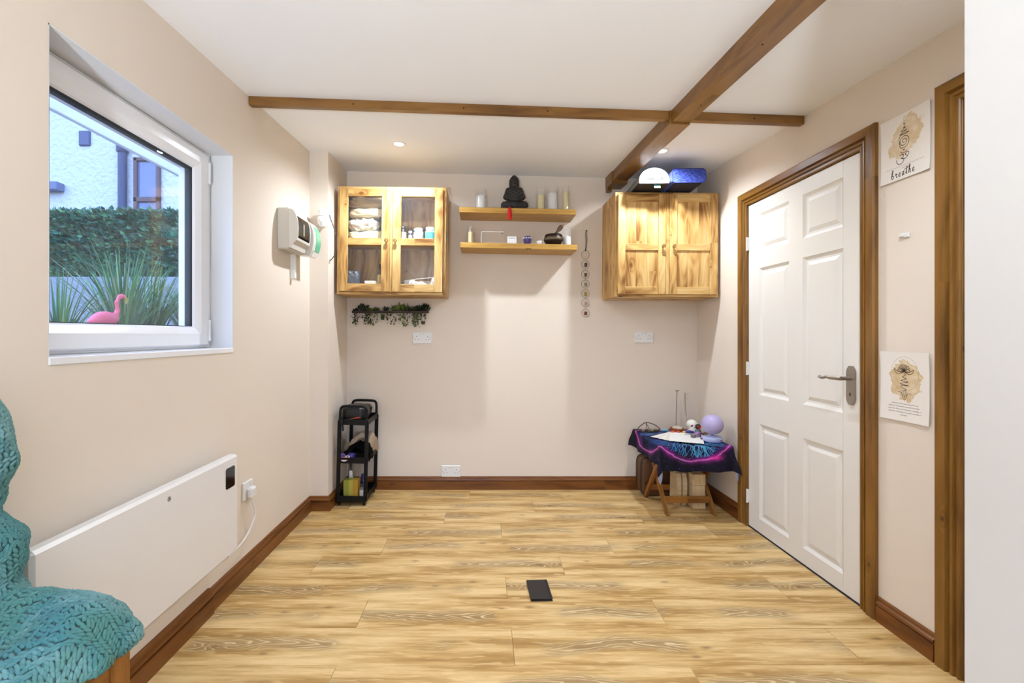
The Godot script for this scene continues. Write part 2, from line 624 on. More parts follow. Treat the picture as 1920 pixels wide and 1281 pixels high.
func downlight(x: float, d: float, power: float, label: String):
	var y := ceil_at(x, d)
	var t := thing("ceiling_downlight", label, "lamp", V(x, y, d))
	t.rotation = Vector3(0.057, 0, -0.0263)
	var b := MB.new()
	b.lathe([Vector2(0.030, 0.002), Vector2(0.030, -0.003), Vector2(0.036, -0.006), Vector2(0.044, -0.004), Vector2(0.045, 0.002)].map(func(p): return p), Vector3.ZERO, 28)
	part(t, "bezel", b, M.bezel)
	var l := MB.new()
	l.lathe([Vector2(0.0, -0.0045), Vector2(0.018, -0.004), Vector2(0.030, -0.0015)], Vector3.ZERO, 28)
	part(t, "lens", l, M.lens, "glowing frosted lens")
	var s := SpotLight3D.new()
	s.name = "lamp_light"
	s.position = Vector3(0, -0.035, 0)
	s.rotation_degrees = Vector3(-90, 0, 0)
	s.spot_angle = 82.0
	s.spot_angle_attenuation = 0.9
	s.spot_range = 12.0
	s.spot_attenuation = 2.0
	s.light_color = Color(0.905, 0.95, 1.0)
	s.light_energy = power
	s.light_size = 0.024
	s.shadow_enabled = true
	t.add_child(s)

func make_materials():
	M.wall = mat(Color(0.888, 0.838, 0.78), 0.75, 0.3)
	M.wall.heightmap_enabled = true
	M.wall.heightmap_scale = 0.04
	var hn := NoiseTexture2D.new()
	hn.noise = noise(5, 0.02, 4)
	hn.width = 512; hn.height = 512; hn.seamless = true
	M.wall.heightmap_texture = hn
	M.wall.uv1_triplanar = true
	M.wall.uv1_scale = Vector3(1.3, 1.3, 1.3)
	M.ceiling = M.wall.duplicate()
	M.ceiling.albedo_color = Color(0.945, 0.945, 0.95)
	M.reveal = mat(Color(0.87, 0.87, 0.87), 0.6, 0.4)
	M.white_paint = mat(Color(0.90, 0.885, 0.86), 0.38, 0.5)
	M.pvc = mat(Color(0.92, 0.92, 0.93), 0.25, 0.5)
	M.white_plastic = mat(Color(0.90, 0.895, 0.885), 0.3, 0.5)
	M.grey_plastic = mat(Color(0.80, 0.775, 0.73), 0.45, 0.5)
	M.black_plastic = mat(Color(0.05, 0.045, 0.044), 0.5, 0.35)
	M.black = mat(Color(0.03, 0.028, 0.03), 0.5, 0.4)
	M.dark_slot = mat(Color(0.06, 0.055, 0.05), 0.8, 0.2)
	M.glass = mat(Color(0.93, 0.96, 0.98, 0.015), 0.02, 0.28)
	M.acrylic = mat(Color(0.95, 0.96, 0.96, 0.01), 0.03, 0.15)
	M.acrylic.transparency = BaseMaterial3D.TRANSPARENCY_ALPHA
	M.glass.transparency = BaseMaterial3D.TRANSPARENCY_ALPHA
	M.clear = mat(Color(0.95, 0.96, 0.96, 0.05), 0.03, 0.5)
	M.clear.transparency = BaseMaterial3D.TRANSPARENCY_ALPHA
	M.steel = mat(Color(0.64, 0.61, 0.57), 0.36, 0.5, 0.9)
	M.brass = mat(Color(0.72, 0.60, 0.38), 0.35, 0.5, 0.85)
	M.planks = []
	for i in 7:
		M.planks.append(tmat(plank_tex(100 + i * 31), 0.36, Color(1, 1, 1), 0.45))
	var kA := [[0.22, 0.11, 0.016], [0.55, 0.30, 0.02], [0.83, 0.18, 0.014], [0.40, 0.42, 0.013]]
	var kB := [[0.15, 0.35, 0.018], [0.48, 0.12, 0.017], [0.72, 0.40, 0.013], [0.9, 0.08, 0.012]]
	M.oak = [
		tmat(wood(640, 320, 1.0, 0.5, 11, Color(0.46, 0.29, 0.12), Color(0.775, 0.605, 0.36), Color(0.865, 0.73, 0.49), 15.0, 2.2, 0.16, 0.55, kA), 0.42, Color.WHITE, 0.4),
		tmat(wood(640, 320, 1.0, 0.5, 23, Color(0.45, 0.28, 0.12), Color(0.77, 0.60, 0.355), Color(0.865, 0.735, 0.50), 13.0, 2.5, 0.16, 0.6, kB), 0.42, Color.WHITE, 0.4)]
	for o in M.oak: o.uv1_scale = Vector3(1, 2, 1)
	M.shelf = tmat(wood(640, 128, 1.0, 0.25, 41, Color(0.57, 0.41, 0.17), Color(0.73, 0.56, 0.275), Color(0.80, 0.64, 0.35), 40.0, 0.5, 0.3, 0.2), 0.4, Color.WHITE, 0.4)
	M.shelf.uv1_scale = Vector3(1, 4, 1)
	var pk := [[0.35, 0.06, 0.011], [1.15, 0.16, 0.012], [1.7, 0.09, 0.009]]
	var pine := wood(900, 128, 2.0, 0.25, 57, Color(0.34, 0.21, 0.09), Color(0.56, 0.395, 0.195), Color(0.64, 0.47, 0.255), 16.0, 0.9, 0.13, 0.34, pk)
	M.trim = tmat(pine, 0.33, Color(0.90, 0.88, 0.75), 0.45)
	M.trim.uv1_scale = Vector3(0.5, 4, 1)
	M.skirt = tmat(pine, 0.36, Color(0.82, 0.70, 0.60), 0.45)
	M.skirt.uv1_scale = Vector3(0.5, 4, 1)
	M.beam = tmat(pine, 0.36, Color(0.88, 0.86, 0.82), 0.45)
	M.beam.uv1_scale = Vector3(0.5, 3, 1)
	M.teak = tmat(pine, 0.45, Color(1.0, 0.92, 0.80), 0.4)
	M.teak.uv1_scale = Vector3(0.5, 4, 1)
	M.pale_wood = tmat(wood(256, 128, 0.5, 0.25, 77, Color(0.76, 0.62, 0.43), Color(0.89, 0.78, 0.60), Color(0.93, 0.84, 0.68), 30.0, 0.6, 0.25, 0.2), 0.6, Color.WHITE, 0.3)
	M.pale_wood.uv1_scale = Vector3(2, 4, 1)
	M.concrete = mat(Color(0.50, 0.51, 0.53), 0.9, 0.2)
	M.cream_wax = mat(Color(0.90, 0.84, 0.62), 0.5, 0.4)
	M.white_wax = mat(Color(0.90, 0.89, 0.88), 0.5, 0.4)

# ------------------------------------------------------------------ room
const XL := -1.186
const XR := 1.664
const DB := 3.484
const DF := -1.6

func wall_block(b: MB, x0: float, x1: float, d0: float, d1: float, y0 := 0.0, y1 := -1.0):
	# upright block whose top follows the ceiling when y1 < 0
	var p := []
	for k in 2:
		for c in [[x0, d0], [x1, d0], [x1, d1], [x0, d1]]:
			var y: float = y0 if k == 0 else (y1 if y1 >= 0.0 else ceil_at(c[0], c[1]) + 0.05)
			p.append(V(c[0], y, c[1]))
	b.hexa(p)

func build_shell():
	# floor: oak laminate boards over a slab
	var fl := struct("floor")
	var s := MB.new()
	s.span(V(XL - 0.22, -0.15, DF - 0.2), V(XR + 0.3, -0.0125, DB + 0.2), 0, 0.0)
	part(fl, "subfloor", s, M.concrete)
	var pitch := 0.2025
	var offs := {0: 0.115, 1: -0.52, 2: 0.11, 3: 0.41, 4: -0.56, 5: 0.11, 6: -0.25, 7: 0.35, 8: -0.1, 9: 0.5}
	for r in range(-17, 10):
		var d0 := 1.628 + r * pitch
		var d1 := minf(d0 + pitch, DB)
		d0 = maxf(d0, DF)
		if d1 <= d0 + 0.01: continue
		var xo: float = offs[r] if offs.has(r) else rng.randf_range(-0.6, 0.6)
		var x := xo - 1.28 * 3
		while x < XR:
			var a := maxf(x, XL)
			var e := minf(x + 1.28, XR)
			if e - a > 0.02:
				var b := MB.new()
				b.us = Vector2(1.0 / 1.28, -1.0 / pitch)
				b.uo = Vector2(-x / 1.28, d0 / pitch * 0.0 - (1.628 + r * pitch) / pitch)
				if rng.randf() < 0.5:
					b.us.x = -b.us.x
					b.uo.x = -b.uo.x + 1.0
				b.span(V(a + 0.0004, -0.012, d0 + 0.0004), V(e - 0.0004, 0.0, d1 - 0.0004), 0, 0.0012)
				part(fl, "plank", b, M.planks[rng.randi() % 7])
			x += 1.28
	# ceiling
	var c := MB.new()
	var cp := []
	for k in 2:
		for q in [[XL, DF], [XR, DF], [XR, DB], [XL, DB]]:
			cp.append(V(q[0], ceil_at(q[0], q[1]) + 0.12 * k, q[1]))
	c.hexa(cp)
	smesh("ceiling", c, M.ceiling)
	# left wall with the window opening (d 1.221 .. 2.124, y 1.127 .. 2.052)
	var l := MB.new()
	wall_block(l, XL - 0.22, XL, DF, 1.221)
	wall_block(l, XL - 0.22, XL, 2.124, DB + 0.2)
	wall_block(l, XL - 0.22, XL, 1.221, 2.124, 0.0, 1.127)
	var lt := []
	for k in 2:
		for q in [[XL - 0.22, 1.221], [XL, 1.221], [XL, 2.124], [XL - 0.22, 2.124]]:
			lt.append(V(q[0], 2.052 if k == 0 else ceil_at(q[0], q[1]) + 0.05, q[1]))
	l.hexa(lt)
	smesh("wall_left", l, M.wall)
	# boxed pillar in the left back corner
	var p := MB.new()
	wall_block(p, XL, -1.059, 3.06, DB)
	smesh("wall_pillar", p, M.wall)
	var bk := MB.new()
	wall_block(bk, XL, XR, DB, DB + 0.2)
	smesh("wall_back", bk, M.wall)
	var fr := MB.new()
	wall_block(fr, XL, -0.95, DF - 0.2, DF)
	wall_block(fr, 0.45, XR, DF - 0.2, DF)
	wall_block(fr, -0.95, 0.45, DF - 0.2, DF, 2.02)
	smesh("wall_front", fr, M.wall)
	# glazed garden door behind the camera
	var gd := struct("door_3")
	var gf := MB.new()
	for q in [[-0.95, -0.88, 0.0, 2.02], [0.38, 0.45, 0.0, 2.02], [-0.88, 0.38, 0.0, 0.10], [-0.88, 0.38, 1.95, 2.02], [-0.285, -0.215, 0.10, 1.95]]:
		gf.span(V(q[0], q[2], DF - 0.13), V(q[1], q[3], DF - 0.07), 1, 0.004)
	part(gd, "door_frame", gf, M.pvc)
	for q in [[-0.88, -0.285], [-0.215, 0.38]]:
		var gp := MB.new()
		gp.span(V(q[0], 0.10, DF - 0.102), V(q[1], 1.95, DF - 0.098), 1, 0.0)
		part(gd, "pane", gp, M.glass)
	# right wall with two shallow door recesses
	var r := MB.new()
	wall_block(r, XR + 0.05, XR + 0.3, DF, DB + 0.2)
	wall_block(r, XR, XR + 0.05, 2.825, DB + 0.2)
	wall_block(r, XR, XR + 0.05, 1.555 + 0.012, 1.965)
	wall_block(r, XR, XR + 0.05, DF, 0.72)
	wall_block(r, XR, XR + 0.05, 1.965, 2.825, 2.022)
	wall_block(r, XR, XR + 0.05, 0.72, 1.567, 2.022)
	smesh("wall_right", r, M.wall)
	# projecting partition beside the camera
	var pt := MB.new()
	wall_block(pt, 0.62, XR, DF, 0.577)
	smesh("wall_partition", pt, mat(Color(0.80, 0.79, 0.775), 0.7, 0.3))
	# skirting boards
	var prof := PackedVector2Array([Vector2(0, 0), Vector2(0.018, 0), Vector2(0.018, 0.062), Vector2(0.012, 0.065), Vector2(0.012, 0.069), Vector2(0.0185, 0.073), Vector2(0.0165, 0.081), Vector2(0.009, 0.086), Vector2(0.008, 0.096), Vector2(0.004, 0.101), Vector2(0, 0.101)])
	var thick := PackedVector2Array()
	for q in prof: thick.append(Vector2(q.x * 1.55, q.y * 1.08))
	var Y := Vector3.UP
	var X := Vector3.RIGHT
	var Z := Vector3.BACK
	var b1 := MB.new()
	b1.extrude(prof, V(XL, 0, 1.93), X, Y, -Z * (3.06 - 1.93), 0, -1)
	b1.extrude(thick, V(XL, 0, -1.0), X, Y, -Z * 2.93)
	smesh("baseboard_left", b1, M.skirt)
	var b2 := MB.new()
	b2.extrude(prof, V(XL, 0, 3.06), Z, Y, X * (-1.059 - XL), 1, 1)
	b2.extrude(prof, V(-1.059, 0, 3.06), X, Y, -Z * (DB - 3.06), -1, -1)
	smesh("baseboard_pillar", b2, M.skirt)
	var b3 := MB.new()
	b3.extrude(prof, V(-1.059, 0, DB), Z, Y, X * (XR + 1.059), 1, -1)
	smesh("baseboard_back", b3, M.skirt)
	var b4 := MB.new()
	b4.extrude(prof, V(XR, 0, 2.90), -X, Y, -Z * (DB - 2.90), 0, -1)
	b4.extrude(prof, V(XR, 0, 1.640), -X, Y, -Z * (1.880 - 1.640))
	smesh("baseboard_right", b4, M.skirt)

# ------------------------------------------------------------------ window
func build_window():
	var w := struct("window_1")
	var d0 := 1.221
	var d1 := 2.124
	var y0 := 1.127
	var y1 := 2.052
	# plastered reveal lining (white) and inner sill
	var rv := MB.new()
	rv.span(V(XL - 0.11, y0, d1 - 0.004), V(XL - 0.0005, y1, d1), 1, 0.0)
	rv.span(V(XL - 0.11, y0, d0), V(XL - 0.0005, y1, d0 + 0.004), 1, 0.0)
	rv.span(V(XL - 0.11, y1 - 0.004, d0), V(XL - 0.0005, y1, d1), 2, 0.0)
	part(w, "reveal", rv, M.reveal)
	var sl := MB.new()
	sl.span(V(XL - 0.12, y0 - 0.012, d0), V(XL + 0.004, y0 + 0.012, d1), 2, 0.003)
	part(w, "sill", sl, M.pvc)
	# outer frame
	var xo := XL - 0.18
	var xi := XL - 0.105
	var f := MB.new()
	var fw := 0.05
	var fy0 := y0 + 0.012
	f.span(V(xo, fy0, d0), V(xi, y1, d0 + fw), 1, 0.004)
	f.span(V(xo, fy0, d1 - fw), V(xi, y1, d1 - 0.004), 1, 0.004)
	f.span(V(xo, fy0, d0 + fw), V(xi, fy0 + 0.035, d1 - fw), 2, 0.004)
	f.span(V(xo, y1 - fw, d0 + fw), V(xi, y1 - 0.004, d1 - fw), 2, 0.004)
	part(w, "window_frame", f, M.pvc)
	# opening sash, standing proud of the frame with a chamfered bead
	var sh := MB.new()
	var s0 := d0 + 0.028
	var s1 := d1 - 0.042
	var t0 := fy0 + 0.012
	var t1 := y1 - 0.020
	var sx := xi + 0.016
	var gw := 0.086
	var prof := PackedVector2Array([Vector2(0, 0), Vector2(0, 0.076), Vector2(0.006, 0.082), Vector2(0.054, 0.082), Vector2(0.062, 0.078), Vector2(0.080, 0.068), Vector2(gw, 0.060), Vector2(gw, 0)])
	var Z := Vector3.BACK
	var Y := Vector3.UP
	var X := Vector3.RIGHT
	var ox := sx - 0.082
	sh.extrude(prof, V(ox, t0, s0), -Z, X, Y * (t1 - t0), 1, -1)
	sh.extrude(prof, V(ox, t0, s1), Z, X, Y * (t1 - t0), 1, -1)
	sh.extrude(prof, V(ox, t0, s0), Y, X, -Z * (s1 - s0), 1, -1)
	sh.extrude(prof, V(ox, t1, s0), -Y, X, -Z * (s1 - s0), 1, -1)
	part(w, "sash", sh, M.pvc)
	var g0 := s0 + gw
	var g1 := s1 - gw
	var h0 := t0 + gw
	var h1 := t1 - gw
	var gk := MB.new()
	for q in [[g0 - 0.004, g0 + 0.006, h0 - 0.004, h1 + 0.004], [g1 - 0.006, g1 + 0.004, h0 - 0.004, h1 + 0.004], [g0, g1, h0 - 0.004, h0 + 0.003], [g0, g1, h1 - 0.007, h1 + 0.004]]:
		gk.span(V(ox + 0.03, q[2], q[0]), V(ox + 0.060, q[3], q[1]), 1, 0.001)
	part(w, "gasket", gk, mat(Color(0.10, 0.11, 0.12), 0.6), "black rubber gasket")
	for k in 2:
		var gl := MB.new()
		gl.span(V(ox + 0.034 + 0.018 * k, h0 - 0.002, g0 - 0.002), V(ox + 0.038 + 0.018 * k, h1 + 0.002, g1 + 0.002), 1, 0.0)
		part(w, "pane", gl, M.glass)
	var hg := MB.new()
	for y in [t0 + 0.07, t1 - 0.08]:
		hg.span(V(xi, y - 0.05, s1 - 0.002), V(xi + 0.02, y + 0.05, s1 + 0.014), 1, 0.003)
	part(w, "hinge_cover", hg, M.pvc)
	var so := MB.new()
	so.span(V(XL - 0.36, y0 + 0.012, d0 - 0.04), V(xo, y0 + 0.034, d1 + 0.04), 2, 0.003)
	part(w, "outer_sill", so, M.pvc)

# ------------------------------------------------------------------ doors
func architrave(parent: Node, d0: float, d1: float, top: float, w := 0.083):
	# d0 < d1 inner opening edges
	var prof := PackedVector2Array([Vector2(0, 0), Vector2(0, 0.009), Vector2(0.004, 0.012), Vector2(0.010, 0.012), Vector2(0.013, 0.007), Vector2(0.018, 0.007), Vector2(0.022, 0.015), Vector2(0.030, 0.016), Vector2(0.033, 0.008), Vector2(0.038, 0.008), Vector2(0.043, 0.021), Vector2(w - 0.006, 0.022), Vector2(w, 0.016), Vector2(w, 0)])
	var a := MB.new()
	a.uo = Vector2(0.13, 0.02)
	a.extrude(prof, V(XR, 0, d0), Vector3.BACK, Vector3.LEFT, Vector3.UP * top, 0, 1)
	part(parent, "architrave", a, M.trim)
	var b := MB.new()
	b.uo = Vector2(0.61, 0.11)
	b.extrude(prof, V(XR, 0, d1), Vector3.FORWARD, Vector3.LEFT, Vector3.UP * top, 0, 1)
	part(parent, "architrave", b, M.trim)
	var c := MB.new()
	c.uo = Vector2(0.9, 0.16)
	c.extrude(prof, V(XR, top, d0), Vector3.UP, Vector3.LEFT, Vector3.FORWARD * (d1 - d0), -1, 1)
	part(parent, "architrave", c, M.trim)
	# door lining
	var l := MB.new()
	l.span(V(XR - 0.004, 0, d0 - 0.012), V(XR + 0.05, top + 0.012, d0 + 0.001), 1, 0.001)
	l.span(V(XR - 0.004, 0, d1 - 0.001), V(XR + 0.05, top + 0.012, d1 + 0.012), 1, 0.001)
	l.span(V(XR - 0.004, top - 0.001, d0), V(XR + 0.05, top + 0.012, d1), 2, 0.001)
	part(parent, "lining", l, M.trim)

func door_slab(parent: Node, d0: float, d1: float, y0: float, y1: float):
	var xf := XR + 0.002
	var xb := XR + 0.042
	var cols := [[d0 + 0.100, d0 + 0.100 + 0.262], [d1 - 0.108 - 0.262, d1 - 0.108]]
	var rows := [[0.090, 0.662], [0.838, 1.602], [1.700, 1.930]]
	var s := MB.new()
	# stiles, rails, mullions
	s.span(V(xf, y0, d0), V(xb, y1, cols[0][0]), 1, 0.001)
	s.span(V(xf, y0, cols[1][1]), V(xb, y1, d1), 1, 0.001)
	var ys := [y0, rows[0][0], rows[0][1], rows[1][0], rows[1][1], rows[2][0], rows[2][1], y1]
	for k in 4:
		s.span(V(xf, ys[k * 2], cols[0][0]), V(xb, ys[k * 2 + 1], cols[1][1]), 2, 0.0)
	for r in rows:
		s.span(V(xf, r[0], cols[0][1]), V(xb, r[1], cols[1][0]), 1, 0.0)
	part(parent, "slab", s, M.white_paint)
	for r in rows:
		for c in cols:
			var p := MB.new()
			p.rings(V(xf, r[0], c[1]), Vector3.BACK, Vector3.UP, Vector3.LEFT, c[1] - c[0], r[1] - r[0], [[0, 0], [0.004, -0.003], [0.016, -0.010], [0.026, -0.0105], [0.046, -0.003], [0.050, -0.003]])
			part(parent, "panel", p, M.white_paint)

func build_doors():
	var d := struct("door_1")
	architrave(d, 1.969, 2.815, 2.012)
	door_slab(d, 1.974, 2.811, 0.008, 2.008)
	for y in [0.19, 0.99, 1.77]:
		var h := MB.new()
		h.span(V(XR - 0.007, y - 0.04, 2.806), V(XR + 0.006, y + 0.04, 2.818), 1, 0.002)
		h.lathe([Vector2(0, -0.042), Vector2(0.005, -0.042), Vector2(0.005, 0.042), Vector2(0, 0.042)], V(XR - 0.008, y, 2.812), 10)
		part(d, "hinge", h, M.white_plastic)
	# lever handle on a long plate
	var pl := MB.new()
	var hw := 0.0235
	var poly := PackedVector2Array([Vector2(-hw * 0.45, -0.088), Vector2(hw * 0.45, -0.088), Vector2(hw * 0.85, -0.074), Vector2(hw, -0.062), Vector2(hw, 0.062), Vector2(hw * 0.85, 0.074), Vector2(hw * 0.45, 0.088), Vector2(-hw * 0.45, 0.088), Vector2(-hw * 0.85, 0.074), Vector2(-hw, 0.062), Vector2(-hw, -0.062), Vector2(-hw * 0.85, -0.074)])
	pl.extrude(poly, V(XR + 0.002, 0.971, 2.024), Vector3.BACK, Vector3.UP, Vector3.LEFT * 0.008)
	var plate := part(d, "handle_plate", pl, M.steel, "satin steel handle plate")
	var lv := MB.new()
	lv.tube([V(XR - 0.004, 1.003, 2.024), V(XR - 0.030, 1.003, 2.024), V(XR - 0.05, 1.003, 2.026)], 0.009, 10)
	var pts := smooth3([V(XR - 0.052, 1.003, 2.018), V(XR - 0.056, 1.003, 2.045), V(XR - 0.058, 1.002, 2.075), V(XR - 0.058, 1.004, 2.095), V(XR - 0.058, 0.998, 2.118), V(XR - 0.058, 0.997, 2.132), V(XR - 0.058, 1.003, 2.142)], 5)
	var rad := []
	for i in pts.size():
		var t := float(i) / (pts.size() - 1)
		rad.append(lerpf(0.0095, 0.0055, smoothstep(0.1, 0.7, t)) + (0.002 if t > 0.9 else 0.0))
	lv.tube(pts, rad, 10)
	part(plate, "lever", lv, M.steel)
	var kh := MB.new()
	kh.lathe([Vector2(0, 0.001), Vector2(0.004, 0.001)], V(XR - 0.0062, 0.934, 2.024), 10, Vector3.LEFT)
	kh.span(V(XR - 0.0074, 0.922, 2.0225), V(XR - 0.006, 0.934, 2.0255), 1, 0.0)
	part(plate, "keyhole", kh, M.dark_slot)
	# second door on the same wall, its frame showing beside the partition
	var e := struct("door_2")
	architrave(e, 0.730, 1.553, 2.018)
	door_slab(e, 0.735, 1.549, 0.008, 2.014)

# ------------------------------------------------------------------ beams on the ceiling
func beam_run(b: MB, x0: float, x1: float, d0: float, d1: float, drop: float, lift := 0.0):
	var p := []
	for k in 2:
		for c in [[x0, d0], [x1, d0], [x1, d1], [x0, d1]]:
			p.append(V(c[0], ceil_at(c[0], c[1]) - drop if k == 0 else ceil_at(c[0], c[1]) - 0.0005, c[1]))
	b.hexa(p, 2 if d1 - d0 > x1 - x0 else 0)

func build_beams():
	var t := thing("ceiling_beam", "long varnished brown beam running along the ceiling above the right cabinet", "beam", Vector3.ZERO)
	var b := MB.new()
	beam_run(b, 0.966, 1.062, DF + 0.002, 2.30, 0.062)
	part(t, "timber", b, M.beam)
	var c := MB.new()
	c.uo = Vector2(0.4, 0.3)
	beam_run(c, 0.957, 1.062, 2.301, 3.31, 0.070)
	part(t, "timber", c, M.beam)
	var e := MB.new()
	e.uo = Vector2(0.2, 0.1)
	beam_run(e, 0.950, 1.068, 3.311, DB - 0.001, 0.088)
	beam_run(e, 0.952, 0.985, 3.43, DB - 0.001, 0.118)
	part(t, "end_block", e, M.beam)
	var n := MB.new()
	for q in [[1.01, 1.62], [1.02, 2.1], [1.0, 2.62], [1.03, 1.2]]:
		n.lathe([Vector2(0, -0.0012), Vector2(0.0035, -0.0008), Vector2(0.004, 0.0006)], V(q[0], ceil_at(q[0], q[1]) - (0.062 if q[1] < 2.3 else 0.070), q[1]), 8)
	part(t, "nail_holes", n, M.dark_slot).set_meta("kind", "stuff")
	# thin cross batten either side of the beam
	var u := thing("ceiling_batten", "thin brown batten crossing the ceiling from wall to wall under the beam", "batten", Vector3.ZERO)
	for seg in [[XL + 0.002, 0.955], [1.064, XR - 0.002]]:
		var k := MB.new()
		k.uo = Vector2(seg[0] * 0.3, 0.21)
		var p := []
		for lv in 2:
			for e2 in [[seg[0], 0.0], [seg[1], 0.0], [seg[1], 1.0], [seg[0], 1.0]]:
				var d: float = 2.262 + (e2[0] - XL) * 0.020 + e2[1] * 0.034
				p.append(V(e2[0], ceil_at(e2[0], d) - (0.044 if lv == 0 else 0.0005), d))
		k.hexa(p, 0)
		part(u, "timber", k, M.beam)
	var s := MB.new()
	for x in [-0.66, -0.1, 0.33, 1.4]:
		s.lathe([Vector2(0, 0.001), Vector2(0.004, 0.0)], V(x, ceil_at(x, 2.27) - 0.022, 2.262 + (x - XL) * 0.020), 8, Vector3.BACK)
	part(u, "nail_holes", s, M.dark_slot).set_meta("kind", "stuff")

# ------------------------------------------------------------------ wall cabinets
func knob(parent: Node, at: Vector3):
	var k := MB.new()
	k.lathe([Vector2(0.0, 0.0), Vector2(0.006, 0.0), Vector2(0.005, 0.008), Vector2(0.006, 0.012), Vector2(0.0125, 0.016), Vector2(0.014, 0.021), Vector2(0.011, 0.026), Vector2(0.0, 0.028)], at, 16, Vector3.BACK)
	part(parent, "knob", k, M.brass, "round brass knob")

func carcass(t: Node, w: float, h: float, dp: float, seedx: float):
	# local origin: back bottom left corner; z towards the room
	var th := 0.018
	var defs := {
		"side_panel": [[Vector3(0, 0, 0), Vector3(th, h, dp)], [Vector3(w - th, 0, 0), Vector3(w, h, dp)]],
		"top_panel": [[Vector3(th, h - th, 0), Vector3(w - th, h, dp)]],
		"bottom_panel": [[Vector3(th, 0, 0), Vector3(w - th, th, dp)]],
		"back_panel": [[Vector3(th, th, 0.004), Vector3(w - th, h - th, 0.010)]]}
	var i := 0
	for n in defs:
		for q in defs[n]:
			var b := MB.new()
			b.uo = Vector2(seedx + 0.13 * i, 0.31 * i)
			b.span(q[0], q[1], 1 if n in ["side_panel", "back_panel"] else 0, 0.0015)
			part(t, n, b, M.oak[i % 2])
			i += 1

